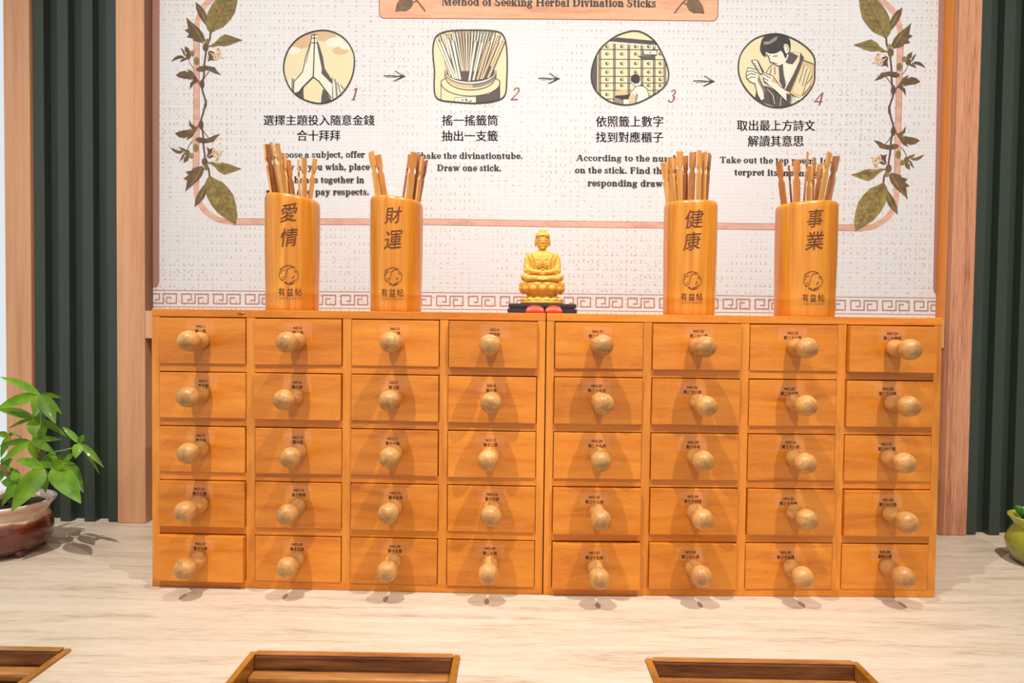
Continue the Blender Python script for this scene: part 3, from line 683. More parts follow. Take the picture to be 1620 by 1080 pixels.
for a, b, r in ((478, 955, 1.3), (520, 948, 1.5), (530, 965, 1.2), (560, 972, 1.1), (580, 965, 1.2)):
    q = c([(a, b)])[0]; I2.ell('ink', q[0], q[1], r, r, 7, O, 8)
outline(I2, O); print_on_poster(I2, 'illustration', poster)

I3 = Ink(); c = crop(920, 35)
O = catmull(c([(620, 112), (750, 135), (880, 225), (960, 345), (1030, 500), (1062, 640), (1030, 760), (940, 850), (800, 935), (660, 995), (520, 1012), (360, 980), (220, 890), (140, 780), (118, 640), (150, 480), (220, 340), (330, 235), (450, 160)]), 3)
I3.poly('cream', O, 0)
I3.poly('dkgrey', c([(430, 190), (880, 230), (960, 300), (320, 235)]), 2, O)
for y in (200, 215, 228): I3.line('ink', c([(400, y), (900, y+40)]), .7, 3, clip=O)
I3.poly('pale', c([(320, 240), (980, 290), (980, 310), (300, 262)]), 3, O)
I3.poly('dkgrey', c([(120, 500), (190, 400), (190, 860), (110, 760)]), 1, O)
I3.line('cream2', c([(205, 360), (205, 890)]), 2.2, 2, clip=O)
rows = [262, 335, 455, 565, 665, 745, 835, 940]
for y in rows[1:]: I3.line('ink', c([(220, y), (1010, y+(6 if y < 500 else 0))]), 1, 3, clip=O)
for x in (222, 400, 575, 735, 885, 1015):
    I3.line('ink', c([(x-12, 262), (x-12, 1000)]), .7, 3, clip=O); I3.line('grey', c([(x, 262), (x, 1000)]), 2.4, 2, clip=O); I3.line('ink', c([(x+12, 262), (x+12, 1000)]), .7, 3, clip=O)
for x in (312, 492, 662, 820, 962):
    for y in (300, 390, 507, 612, 702, 775, 885):
        q = c([(x, y)])[0]; I3.ell('ink', q[0], q[1], 3.0, 2.3, 4, O, 12); I3.ell('cream', q[0]+.9, q[1], 1.5, 1.4, 5, O, 10)
I3.poly('dkgrey', c([(680, 415), (895, 415), (890, 455), (745, 450)]), 6, O)
I3.poly('pale', c([(750, 345), (920, 350), (915, 405), (755, 400)]), 7, O); I3.line('ink', c([(750, 345), (920, 350), (915, 405), (755, 400)]), 1, 8, True, O)
q = c([(838, 378)])[0]; I3.ell('brown_ink', q[0], q[1], 1.5, 1.2, 8, O, 8)
I3.poly('cream2', c([(408, 845), (560, 825), (560, 890), (408, 900)]), 5, O)
I3.poly('ink', c([(408, 905), (600, 885), (600, 930), (500, 935), (408, 915)]), 6, O)
I3.poly('grey', c([(408, 920), (505, 955), (505, 1005), (408, 985)]), 6, O); I3.poly('pale', c([(505, 955), (580, 940), (580, 1005), (505, 1008)]), 6, O)
I3.line('ink', c([(408, 918), (505, 955), (505, 1005)]), 1, 7, clip=O)
I3.poly('pale', catmull(c([(640, 790), (600, 860), (565, 950), (560, 1005), (740, 980), (820, 920), (805, 830), (740, 790)]), 2), 7, O)
I3.poly('cream2', c([(625, 870), (650, 900), (660, 985), (570, 1000), (580, 930)]), 8, O); I3.poly('grey', c([(660, 870), (690, 890), (668, 990), (648, 990)]), 8, O)
I3.poly('pale', catmull(c([(610, 700), (620, 760), (650, 795), (720, 770), (700, 700)]), 2), 8, O)
I3.poly('ink', catmull(c([(640, 640), (605, 670), (602, 720), (630, 745), (665, 755), (700, 745), (712, 690), (690, 645)]), 2), 8, O)
I3.line('ink', c([(630, 740), (655, 795), (735, 770), (800, 820), (820, 915)]), 1, 9, clip=O); I3.line('ink', c([(655, 795), (600, 860), (565, 950)]), 1, 9, clip=O)
outline(I3, O); print_on_poster(I3, 'illustration', poster)

I4 = Ink(); c = crop(1155, 40)
O = catmull(c([(560, 108), (700, 140), (850, 215), (970, 315), (1028, 420), (1028, 560), (1020, 700), (930, 850), (790, 955), (620, 1005), (450, 985), (310, 905), (190, 780), (115, 640), (98, 480), (140, 330), (260, 195), (400, 130)]), 3)
I4.poly('cream', O, 0)
I4.poly('cream2', c([(900, 420), (1040, 480), (1040, 720), (900, 880), (740, 850), (720, 780)]), 1, O)
I4.poly('cream', c([(900, 480), (985, 560), (960, 760), (850, 860), (760, 820), (820, 640)]), 2, O)
I4.poly('cream', c([(510, 470), (620, 520), (640, 760), (430, 760), (440, 560)]), 1, O)
I4.poly('dkgrey', c([(420, 740), (600, 800), (760, 860), (740, 1000), (600, 1010), (400, 950), (300, 890), (320, 780)]), 2, O)
I4.poly('dkgrey', c([(680, 380), (740, 330), (830, 380), (760, 480), (700, 470), (660, 440)]), 3, O)
I4.poly('pale', c([(640, 470), (760, 440), (800, 500), (690, 710), (650, 600)]), 2, O)
I4.poly('dkgrey', c([(590, 500), (645, 490), (655, 620), (680, 760), (650, 780), (600, 690)]), 4, O)
I4.poly('dkgrey', c([(850, 330), (900, 400), (840, 560), (730, 820), (665, 790), (770, 600), (840, 440)]), 4, O)
I4.line('pale', c([(760, 325), (845, 325), (835, 440), (765, 590), (665, 780)]), 1.6, 5)
I4.line('pale', c([(645, 500), (655, 600), (680, 710)]), 1, 5)
# face and hair
I4.poly('pale', catmull(c([(420, 340), (465, 395), (480, 450), (520, 465), (545, 485), (600, 503), (650, 470), (700, 400), (700, 300), (600, 250), (450, 260)]), 2), 5, O)
I4.poly('dkgrey', c([(650, 440), (690, 380), (740, 400), (760, 470), (700, 460)]), 4, O)
I4.poly('ink', catmull(c([(415, 140), (375, 210), (362, 300), (395, 370), (435, 385), (430, 330), (480, 350), (560, 345), (620, 315), (655, 380), (680, 415), (690, 360), (725, 340), (735, 240), (705, 150), (560, 112)]), 2), 6, O)
I4.poly('grey', c([(400, 205), (470, 200), (545, 150), (580, 140), (560, 185), (480, 235), (410, 245)]), 7, O)
I4.poly('pale', catmull(c([(650, 245), (690, 235), (715, 280), (710, 330), (680, 350), (660, 310)]), 2), 7, O); I4.line('ink', catmull(c([(660, 260), (690, 255), (700, 290), (685, 320)]), 2, False), .8, 8)
I4.line('ink', c([(440, 350), (470, 400), (485, 455), (520, 460), (545, 485), (590, 503), (640, 480)]), 1, 8); I4.line('ink', c([(520, 385), (545, 380), (575, 378)]), 1.1, 8); I4.line('ink', c([(530, 462), (570, 472)]), .8, 8); I4.line('ink', c([(470, 378), (485, 372)]), .8, 8)
# folds
for ln in ([(905, 490), (870, 600), (840, 700)], [(935, 530), (900, 650), (880, 740)], [(975, 560), (930, 680), (880, 860)], [(540, 510), (545, 600)], [(500, 520), (485, 600)], [(890, 430), (1020, 480)], [(720, 830), (800, 880), (850, 890)], [(640, 830), (610, 990)], [(700, 850), (680, 990)], [(560, 820), (540, 960)], [(470, 780), (500, 960)], [(520, 475), (470, 520), (440, 580)], [(1000, 620), (930, 720)], [(980, 740), (880, 870)]):
    I4.line('ink', c(ln), 1, 5, clip=O)
for ln in ([(620, 880), (605, 990)], [(745, 860), (735, 960)], [(450, 780), (520, 860), (540, 960)]): I4.line('pale', c(ln), .8, 6, clip=O)
I4.poly('pale', c([(780, 880), (850, 890), (900, 850), (860, 910), (800, 930)]), 5, O)
# forearms and hands
I4.poly('pale', c([(385, 580), (430, 580), (530, 630), (600, 730), (680, 800), (685, 930), (560, 810), (450, 740), (405, 680), (400, 630)]), 6, O)
I4.poly('pale', c([(215, 520), (300, 530), (330, 590), (350, 660), (410, 800), (415, 900), (370, 920), (330, 850), (300, 715), (215, 680), (190, 610)]), 6, O)
I4.poly('grey', c([(340, 600), (370, 680), (425, 790), (415, 900), (395, 800), (330, 680)]), 7, O); I4.poly('cloud', c([(520, 640), (575, 690), (570, 720), (500, 690)]), 7, O)
for ln in ([(205, 570), (260, 560), (330, 590)], [(200, 620), (250, 590), (310, 610)], [(215, 655), (260, 635), (305, 640)], [(215, 520), (190, 600), (200, 650), (240, 695), (300, 715), (330, 850), (370, 920)], [(215, 520), (320, 545)], [(400, 575), (520, 625), (600, 740), (680, 800)], [(385, 590), (490, 650)], [(400, 645), (460, 680)], [(400, 640), (410, 690), (560, 810), (680, 930)], [(355, 650), (410, 800), (415, 900)], [(420, 690), (455, 720)]):
    I4.line('ink', c(ln), 1, 8, clip=O)
I4.poly('pale', c([(258, 432), (320, 428), (405, 575), (375, 600), (340, 560)]), 7, O); I4.poly('dkgrey', c([(318, 425), (340, 440), (410, 570), (385, 580)]), 8, O)
I4.line('ink', c([(258, 432), (320, 428), (400, 575), (365, 605), (258, 432)]), 1, 8)
for a, b in ((300, 475), (318, 500), (335, 525), (350, 550)):
    q = c([(a, b)])[0]; I4.ell('ink', q[0], q[1], .9, .8, 9, O, 8)
outline(I4, O); print_on_poster(I4, 'illustration', poster)

# ================================================================== CABINETS
CH = .450; CDEP = .20
def knob_mesh():
    prof = [(.0005, 0), (.0105, .0), (.0128, .003), (.0136, .008), (.0130, .013), (.0112, .018), (.0098, .0225), (.0098, .026), (.0118, .0295)]
    cz, r = .0440, .0162
    for i in range(1, 12):
        a = -PI*.30+(PI*.8)*i/11; prof.append((max(r*math.cos(a), .0004), cz+r*math.sin(a)))
    V, Fc = lathe(prof, 26, False, True)
    V = [(x, -z, y) for x, y, z in V]
    me = bpy.data.meshes.new('knob'); me.from_pydata(V, [], Fc); me.update(); me.materials.append(M['knob'])
    me.polygons.foreach_set('use_smooth', [True]*len(me.polygons)); return me
KM = knob_mesh()
DW, DH = .1395, .0735
def drawer_mesh():
    b = boxbm(-DW/2, DW/2, 0, .012, 0, DH, .0011)
    boxbm(-DW/2+.004, DW/2-.004, .012, .17, .004, DH-.012, 0, b) if False else None
    me = bpy.data.meshes.new('drawer'); b.to_mesh(me); b.free()
    b2 = bmesh.new(); b2.from_mesh(me)
    boxbm(-DW/2+.004, DW/2-.004, .0118, .14, .003, DH-.01, 0, b2)
    b2.to_mesh(me); b2.free(); me.materials.append(M['cab_h']); return me
DM = drawer_mesh()
tape_me = bpy.data.meshes.new('label_tape')
tape_me.from_pydata([(-.0225, 0, -.0115), (.0225, 0, -.0115), (.0225, 0, .0115), (-.0225, 0, .0115)], [], [(0, 1, 2, 3)]); tape_me.materials.append(M['tape'])
CJ = ['', '一', '二', '三', '四', '五', '六', '七', '八', '九', '十']
def cnum(n):
    if n <= 10: return CJ[n]
    t, u = divmod(n, 10); return (CJ[t] if t > 1 else '')+'十'+CJ[u]*(u > 0)
PROUD = {4: .006, 8: .002, 15: .002, 17: .008, 13: .004, 24: .007, 6: .004, 22: .003, 33: .007, 37: .008, 36: .004, 34: .003, 38: .004, 26: .003, 25: .003, 28: .002, 35: .003, 30: .002}
rd = random.Random(11)
def cabinet(name, label, p0, p1, first):
    W = math.hypot(p1[0]-p0[0], p1[1]-p0[1]); root = thing(name, label, 'cabinet', (p0[0], p0[1], 0))
    root.rotation_euler.z = math.atan2(p1[1]-p0[1], p1[0]-p0[0])
    t = .0125; T = .0140
    box('top_panel', 0, W, 0, CDEP, CH-t, CH, M['cab_h'], root, .0012)
    box('bottom_panel', 0, W, 0, CDEP, 0.0003, t, M['cab_h'], root, .001)
    box('side_panel', 0, t, .0004, CDEP, t, CH-t, M['cab_v'], root, .0006)
    box('side_panel', W-t, W, .0004, CDEP, t, CH-t, M['cab_v'], root, .0006)
    box('back_panel', t, W-t, CDEP-.006, CDEP-.001, t, CH-t, M['cab_h'], root)
    cw = (W-2*t-3*T)/4; rh = (CH-2*t-4*.0125)/5
    for i in range(3):
        x = t+cw*(i+1)+T*i; box('divider', x, x+T, .0006, CDEP-.008, t, CH-t, M['cab_v'], root, .0006)
    for i in range(4):
        x = t+(cw+T)*i
        for j in range(4):
            z = t+rh*(j+1)+.0125*j; box('rail', x, x+cw, .0010, CDEP-.01, z, z+.0125, M['cab_h'], root, .0006)
    for j in range(5):
        for i in range(4):
            n = first+j*4+i
            d = link('drawer', DM, None, root); d['label'] = 'drawer numbered NO.%d' % n
            z = CH-t-rh*(j+1)-.0125*j
            d.location = (t+cw/2+(cw+T)*i+rd.uniform(-.0006, .0006), -.0012-PROUD.get(n, rd.uniform(-.0005, .001)), z+(rh-DH)/2-.0007)
            d.rotation_euler = (rd.uniform(-.004, .006), rd.uniform(-.005, .005), rd.uniform(-.006, .006))
            k = link('knob', KM, None, d); k.location = (rd.uniform(-.002, .002), 0, .0382+rd.uniform(-.001, .0012))
            k.rotation_euler = (rd.uniform(-.03, .06), rd.uniform(0, 6.28), rd.uniform(-.05, .05))
            ox = rd.uniform(-.003, .003) + (-.004 if n > 22 else 0); oz = DH-.0155+rd.uniform(-.002, .001)
            tp = link('label_tape', tape_me, None, d); tp.location = (ox, -.0003, oz)
            ink = Ink(); s1 = 'NO.%d' % n; wd = .0033*len(s1)
            V, Fc = fit_text(s1, ox-wd/2, ox+wd/2, oz+.0012, oz+.0052, bold=.0002); ink.raw('ink2', V, Fc)
            s2 = '第'+cnum(n)+'首'; wd = .0056*len(s2)
            V, Fc = fit_text(s2, ox-wd/2, ox+wd/2, oz-.0070, oz-.0014, bold=.0003); ink.raw('ink2', V, Fc)
            A, B, _z = ink.d['ink2']
            me = bpy.data.meshes.new('label_print'); me.from_pydata([(x, -.0005, y) for x, y in A], [], B); link('label_print', me, M['ink2'], d)
    k = math.tan(root.rotation_euler.z)
    for o in root.children:
        if o.data is not DM:
            for v in o.data.vertices: v.co.x += v.co.y*k
    return root
cl_ = cabinet('drawer_cabinet', 'orange wooden cabinet of twenty knobbed drawers numbered 1 to 20, on the left', (-.63199, .00229), (.00066-.0004, -.00788), 1)
cr_ = cabinet('drawer_cabinet', 'orange wooden cabinet of twenty knobbed drawers numbered 21 to 40, on the right', (.00192, -.00783), (.63327, .00586), 21)
# screw head on the left cabinet
V, Fc = lathe([(.0005, .0008), (.004, .0006), (.0062, 0)], 20)
sc = pyo('screw', [(x, -z, y*.35) for x, y, z in V], Fc, M['brass'], None, True); sc.parent = cl_; sc.location = (.1455, -.0001, CH-.0065)

# ================================================================== STICK TUBES
ORD = ['first', 'second', 'third', 'fourth', 'fifth', 'sixth', 'seventh', 'eighth', 'ninth', 'tenth']
def tube_cup(px0, px1, pyl, pypk, pyr, chars, logo, sub, label, sticks, tube_name):
    CYY = .062
    a, b = onY(px0, 400, CYY), onY(px1, 400, CYY)
    # silhouettes are tangents: centre between them, radius from the angular width
    cx = (a.x+b.x)/2; r = (b.x-a.x)/2*.996
    zl, zr = onY(px0, pyl, CYY).z, onY(px1, pyr, CYY).z
    zf = onY((px0+px1)/2, pypk+3, CYY-r).z
    zb = (zl+zr)/2*2-zf
    root = thing('bamboo_cup', label, 'bamboo cup', (cx, CYY, CH+.0004), 'bamboo cups of divination sticks')
    seg = 56; H0 = CH+.0004
    ztop = lambda ang: (zl+zr)/2+(zr-zl)/2*math.cos(ang)+(zf-(zl+zr)/2)*(-math.sin(ang))*.75
    prof = [(r*.955, 0.0), (r*.965, .0015), (r*.97, .010), (r*.975, .026), (r*.985, .0285), (r*.972, .031), (r*.98, .05), (r, .10)]
    V, Fc = [], []
    for rr_, h in prof:
        for i in range(seg):
            an = 2*PI*i/seg; V.append((cx+rr_*math.cos(an), CYY+rr_*math.sin(an), H0+h))
    for rr_, dz in ((r, -.012), (r*.992, -.0055), (r*.965, -.0018), (r*.925, 0), (r*.89, -.001), (r*.872, -.004), (r*.868, -.03)):
        for i in range(seg):
            an = 2*PI*i/seg; V.append((cx+rr_*math.cos(an), CYY+rr_*math.sin(an), ztop(an)+dz))
    for i in range(seg):
        an = 2*PI*i/seg; V.append((cx+r*.86*math.cos(an), CYY+r*.86*math.sin(an), H0+.006))
    nr = len(V)//seg
    for j in range(nr-1):
        for i in range(seg):
            k = (i+1) % seg; Fc.append((j*seg+i, j*seg+k, (j+1)*seg+k, (j+1)*seg+i))
    Fc.append(tuple(reversed(range(seg)))); Fc.append(tuple(range((nr-1)*seg, nr*seg)))
    pyo('cup_body', V, Fc, M['cup'], root, True)
    # engraved writing and emblem wrapped onto the bamboo
    ink = Ink()
    for ch, x, y, w_, h_ in chars:
        V, Fc = fit_text(ch, x-w_/2, x+w_/2, y+h_/2, y-h_/2, bold=.7)
        V = [(vx+(y-vy)*.12, vy-(vx-x)*.08) for vx, vy in V]; ink.raw('engrave', V, Fc)
    lx, ly, R0 = logo
    emb = Ink()
    for pts, w_, w2 in (([(-.1, -1), (-.55, -.85), (-.9, -.45), (-1, 0), (-.92, .35), (-.7, .65)], .09, .05), ([(-.1, -1), (.25, -.95), (.6, -.78), (.35, -.78), (0, -.7), (-.2, -.45), (-.3, 0), (-.4, .35), (-.65, .55), (-.85, .4)], .08, .05),
        ([(.6, -.6), (.85, -.4), (1, -.05), (.95, .3), (.8, .6)], .05, .04), ([(-.45, .75), (-.2, .9), (.1, 1), (.4, .9), (.6, .8)], .16, .07), ([(.1, .85), (.4, .72), (.75, .5)], .12, .03), ([(-.75, -.4), (-.5, -.55), (-.4, -.5)], .06, .04), ([(-.85, -.1), (-.75, -.35)], .06, .04), ([(-.7, .3), (-.5, .15)], .06, .04), ([(.55, -.35), (.75, -.3), (.8, -.15)], .06, .04), ([(.35, .4), (.55, .15), (.4, .2)], .08, .04), ([(-.9, -.75), (-.85, -.45)], .07, .03)):
        emb.line('engrave', [(lx+a_*R0, ly+b_*R0) for a_, b_ in catmull(pts, 3, False)], max(w_*R0, .9), 0, w1=max(w2*R0, .7))
    x0, x1, y0, y1 = sub
    wd = (x1-x0)
    brand = Ink()
    for i, ch in enumerate('有益帖'):
        V, Fc = fit_text(ch, x0+wd*(.36*i), x0+wd*(.36*i+.28), y1, y0, bold=.3); brand.raw('engrave', V, Fc)
    V, Fc = fit_text('unicreate', x0+wd*.06, x1-wd*.04, y1+4.6, y1+1.8, gap=1.6, bold=.2); brand.raw('engrave', V, Fc)
    for nm, ik in (('engraved_word', ink), ('engraved_emblem', emb), ('engraved_brand', brand)):
        A, B, _z = ik.d['engrave']
        bm = bmesh.new(); vs = [bm.verts.new((x, y, 0)) for x, y in A]
        for f in B:
            try: bm.faces.new([vs[i] for i in f])
            except ValueError: pass
        xa = min(p[0] for p in A); xb = max(p[0] for p in A); xx = xa+1.6
        while xx < xb:
            bmesh.ops.bisect_plane(bm, geom=list(bm.verts)+list(bm.edges)+list(bm.faces), plane_co=(xx, 0, 0), plane_no=(1, 0, 0)); xx += 1.6
        for v in bm.verts:
            h = onY(v.co.x, v.co.y, CYY-r).z-H0
            rr_ = prof[-1][0]
            for k in range(len(prof)-1):
                if prof[k][1] <= h <= prof[k+1][1]:
                    t = (h-prof[k][1])/(prof[k+1][1]-prof[k][1]); rr_ = prof[k][0]*(1-t)+prof[k+1][0]*t
            p = oncyl(v.co.x, v.co.y, cx, CYY, rr_+.0004); v.co = p-root.location
        bm_obj(nm, bm, M['engrave'], root)
    # sticks
    for i, (tx_, ty_, bx, by, w_, kind, dy) in enumerate(sticks):
        Y = CYY+dy*r*.5
        pb = onY(bx, by, Y); pt = onY(tx_, ty_, Y); ax = (pt-pb).normalized()
        zbot = H0+.014; pb0 = pb+ax*((zbot-pb.z)/ax.z)
        lim = r*.66
        if abs(pb0.x-cx) > lim:
            pb0.x = cx+math.copysign(lim, pb0.x-cx)
        pb0.y = CYY+(Y-CYY)*.8
        ax = (pt-pb0); Ln = ax.length; ax.normalize()
        full = .0107; vis = w_*(Y+1.0077)/1000
        yawa = math.acos(min(1, max(.12, (vis-.002)/full)))*(1 if i % 2 else -1)
        side = Vector((math.cos(yawa), math.sin(yawa), 0)); side = (side-ax*side.dot(ax)).normalized(); th = side.cross(ax)*.0016
        hw = full/2; nd = .031+rd.uniform(-.003, .003); cutd = rd.uniform(-.003, .003)
        P = [(-hw, 0), (-hw, Ln-nd-.006), (-hw*.62, Ln-nd-.001), (-hw*.62, Ln-nd+.002), (-hw, Ln-nd+.007), (-hw, Ln-.001-max(cutd, 0)), (hw, Ln-.001+min(cutd, 0)), (hw, Ln-nd+.007), (hw*.62, Ln-nd+.002), (hw*.62, Ln-nd-.001), (hw, Ln-nd-.006), (hw, 0)]
        V = [tuple(pb0+side*u+ax*v+th) for u, v in P]+[tuple(pb0+side*u+ax*v-th) for u, v in P]; n = len(P)
        Fc = [tuple(range(n)), tuple(reversed(range(n, 2*n)))]+[(k, k+n, (k+1) % n+n, (k+1) % n) for k in range(n)]
        mk = {0: 'stick', 1: 'stick_dark', 2: 'stick_red'}[kind]
        o = pyo('divination_stick', V, Fc, M[mk])
        tone = {0: 'golden', 1: 'dark brown', 2: 'reddish brown'}[kind]
        tag(o, '%s notched bamboo stick, %s from the left in the %s' % (tone, ORD[i], tube_name), 'stick', 'divination sticks in the '+tube_name)
        me = o.data; 
        c0 = sum((v.co for v in me.vertices), Vector())/len(me.vertices)
        for v in me.vertices: v.co -= c0
        o.location = c0
    return root
S1 = [(417.7, 229, 428, 302.6, 5.5, 0, -.6), (421.3, 226.7, 434.5, 301.5, 6.5, 1, -.1), (428.4, 224.7, 442.7, 300.5, 8, 0, .5), (438, 225, 449, 301.5, 4.5, 0, -.5), (448.8, 242.5, 453, 301.5, 8, 0, .1), (455, 251.7, 461.5, 301.6, 7, 2, .6), (471.7, 250, 473.8, 303.6, 4.5, 0, 0), (480.9, 248.6, 481.4, 304.6, 5, 0, -.4), (498.7, 250, 491.6, 307, 9, 0, .1)]
S2 = [(587, 239, 598, 307.7, 10.5, 0, -.5), (597.7, 243, 607.4, 305.7, 9, 2, .2), (647.8, 243.5, 639, 306, 5, 2, .5), (655, 239.6, 647.8, 306.7, 9.5, 0, -.5), (663.8, 243.5, 656.5, 309.6, 9, 1, .1), (669, 247, 660.5, 310.6, 4, 0, -.35), (674.5, 252.7, 663.4, 312.5, 7, 1, .4)]
S3 = [(1049.6, 255, 1058.3, 317, 9, 0, 0), (1055.9, 247.8, 1061.7, 315.4, 5, 0, .4), (1061.2, 247.8, 1066, 315.4, 6, 0, -.4), (1068, 249.8, 1069.5, 313.4, 4, 2, .6), (1075.3, 237.6, 1075.3, 314, 10, 0, -.3), (1085, 244.4, 1084, 312.5, 9, 2, .5), (1096.2, 240, 1093.3, 312.5, 10, 2, -.1), (1106.4, 237, 1104.5, 312.5, 9, 0, -.6), (1114.7, 239.6, 1112.3, 312.5, 6, 0, 0), (1123, 242, 1117.6, 313.4, 7, 1, .5)]
S4 = [(1232, 253.6, 1239.7, 316.7, 6.5, 2, 0), (1247.7, 259.5, 1251.5, 315.3, 6, 1, .4), (1260.3, 252, 1260.3, 314, 9, 2, -.3), (1277.8, 240, 1272.4, 312.6, 6, 2, .5), (1281.8, 260, 1280.5, 312.6, 4, 0, -.4), (1288.5, 248.7, 1284.5, 312.6, 8, 2, .1), (1298, 257.6, 1292.5, 312.6, 5, 0, .5), (1312.7, 240, 1299.3, 312.6, 10.5, 0, -.3), (1323.4, 246, 1310, 314, 10, 1, .3)]
tube_cup(421.5, 504.5, 310, 301, 319, [('愛', 457, 336, 26, 29), ('情', 457, 375, 27, 29)], (457, 434.5, 15), (440, 477, 455, 468), 'bamboo cup engraved 愛情, first from the left on the cabinet', S1, 'leftmost cup')
tube_cup(586, 668.5, 313, 305.5, 321, [('財', 622, 340, 25, 26), ('運', 622, 379, 27, 29)], (622, 437, 14), (603, 638, 456, 469), 'bamboo cup engraved 財運, second from the left, beside the small statue', S2, 'cup left of the statue')
tube_cup(1050, 1132.5, 321, 312.5, 321, [('健', 1098, 346, 28, 29), ('康', 1095, 381, 26, 29)], (1095.5, 443.5, 14), (1077, 1111, 463, 475), 'bamboo cup engraved 健康, third from the left, holding the densest sticks', S3, 'cup right of the statue')
tube_cup(1228, 1320, 325, 312.5, 323, [('事', 1289.5, 345, 24, 29), ('業', 1289, 380.5, 28, 29)], (1286.5, 444, 15), (1269, 1304, 464.5, 477), 'bamboo cup engraved 事業, rightmost and widest on the cabinet', S4, 'rightmost cup')

# ================================================================== SMALL STATUE
BYC = .062
s_ = (BYC+1.0077)/1000
bx0 = onY(857, 481, BYC)
st = thing('statue_stand', 'two-tier black lacquered plinth under the small statue, between the cups', 'stand', (bx0.x, BYC, CH+.0005))
ZS = CH+.0005; ztop_st = bx0.z
hh = (ztop_st-ZS)
box('lower_tier', -53.5*s_, 53*s_, -.034, .034, 0, hh*.5-.0006, M['black_stand'], st, .0012)
box('upper_tier', -52*s_, 52*s_, -.032, .032, hh*.5, hh, M['black_stand'], st, .0025)
box('tier_core', -49*s_, 49*s_, -.029, .029, .001, hh-.001, M['black_stand'], st)
sta = thing('seated_buddha_statue', 'small yellow carved wooden seated buddha on a lotus seat, between the cups', 'statue', (bx0.x, BYC, ztop_st+.0003))
def remesh(shapes, vox, name, m, parent, smooth_it=4):
    """shapes: closed meshes joined and voxel-remeshed into one continuous surface"""
    bm = bmesh.new()
    for kind, *a in shapes:
        if kind == 'e':
            c_, rad = a[0], a[1]; rot = a[2] if len(a) > 2 else (0, 0, 0)
            mtx = Matrix.Translation(c_) @ Matrix.Rotation(rot[2], 4, 'Z') @ Matrix.Rotation(rot[1], 4, 'Y') @ Matrix.Rotation(rot[0], 4, 'X') @ Matrix.Diagonal((rad[0], rad[1], rad[2], 1))
            bmesh.ops.create_uvsphere(bm, u_segments=20, v_segments=14, radius=1, matrix=mtx)
        elif kind == 't':
            V, Fc = tube(a[0], a[1], 10); vs = [bm.verts.new(v) for v in V]
            for f in Fc: bm.faces.new([vs[i] for i in f])
        elif kind == 'l':
            V, Fc = lathe(a[0], 40, True, True); sy = a[1]; vs = [bm.verts.new((v[0], v[1]*sy, v[2])) for v in V]
            for f in Fc: bm.faces.new([vs[i] for i in f])
    me = bpy.data.meshes.new(name); bm.to_mesh(me); bm.free()
    o = bpy.data.objects.new(name, me); COL.objects.link(o)
    rm = o.modifiers.new('r', 'REMESH'); rm.mode = 'VOXEL'; rm.voxel_size = vox
    if smooth_it:
        sm = o.modifiers.new('s', 'SMOOTH'); sm.iterations = smooth_it; sm.factor = .5
    me2 = bpy.data.meshes.new_from_object(o.evaluated_get(bpy.context.evaluated_depsgraph_get()))
    bpy.data.objects.remove(o)
    for v in me2.vertices: v.co *= s_
    me2.materials.clear()
    return link(name, me2, m, parent, True)
# units below: photo pixels from the base centre, x right, y away, z up
B = []
B.append(('l', [(20, 48), (24, 54), (25.5, 62), (25, 70), (22.5, 76), (17, 80.5), (9, 83.5), (5, 85)], .62))   # torso
B += [('e', (0, 0, 88), (6, 5.5, 8)), ('e', (0, -1.6, 99.5), (10.9, 9.8, 13.2)), ('e', (0, -2.2, 92.5), (9.2, 7.8, 7)), ('e', (0, 0, 107), (11.6, 10.6, 7)), ('e', (0, 0, 113.5), (6.5, 6.5, 4.5))]
B += [('e', (sx*11.2, 0, 97), (1.5, 2.2, 7.5)) for sx in (-1, 1)]
B += [('e', (0, -11.3, 97.6), (1.3, 1.6, 3.2)), ('e', (0, -11.7, 95.2), (2, 1.4, 1.1))]
B += [('e', (sx*4.6, -10.6, 100.2), (2.7, .9, .9)) for sx in (-1, 1)]
B += [('t', [(sx*1.4, -11.3, 102.2), (sx*4.7, -11, 103.8), (sx*8, -9.2, 102.4)], .6) for sx in (-1, 1)]
B += [('e', (0, -10.3, 91.4), (3.2, .9, .7)), ('e', (0, -10, 89.9), (2.4, .9, .7)), ('e', (0, -9, 87), (3.4, 1.6, 1.8))]
B.append(('t', [(-11, -6, 103.5), (-8, -9.8, 106), (0, -12, 107), (8, -9.8, 106), (11, -6, 103.5)], .8))
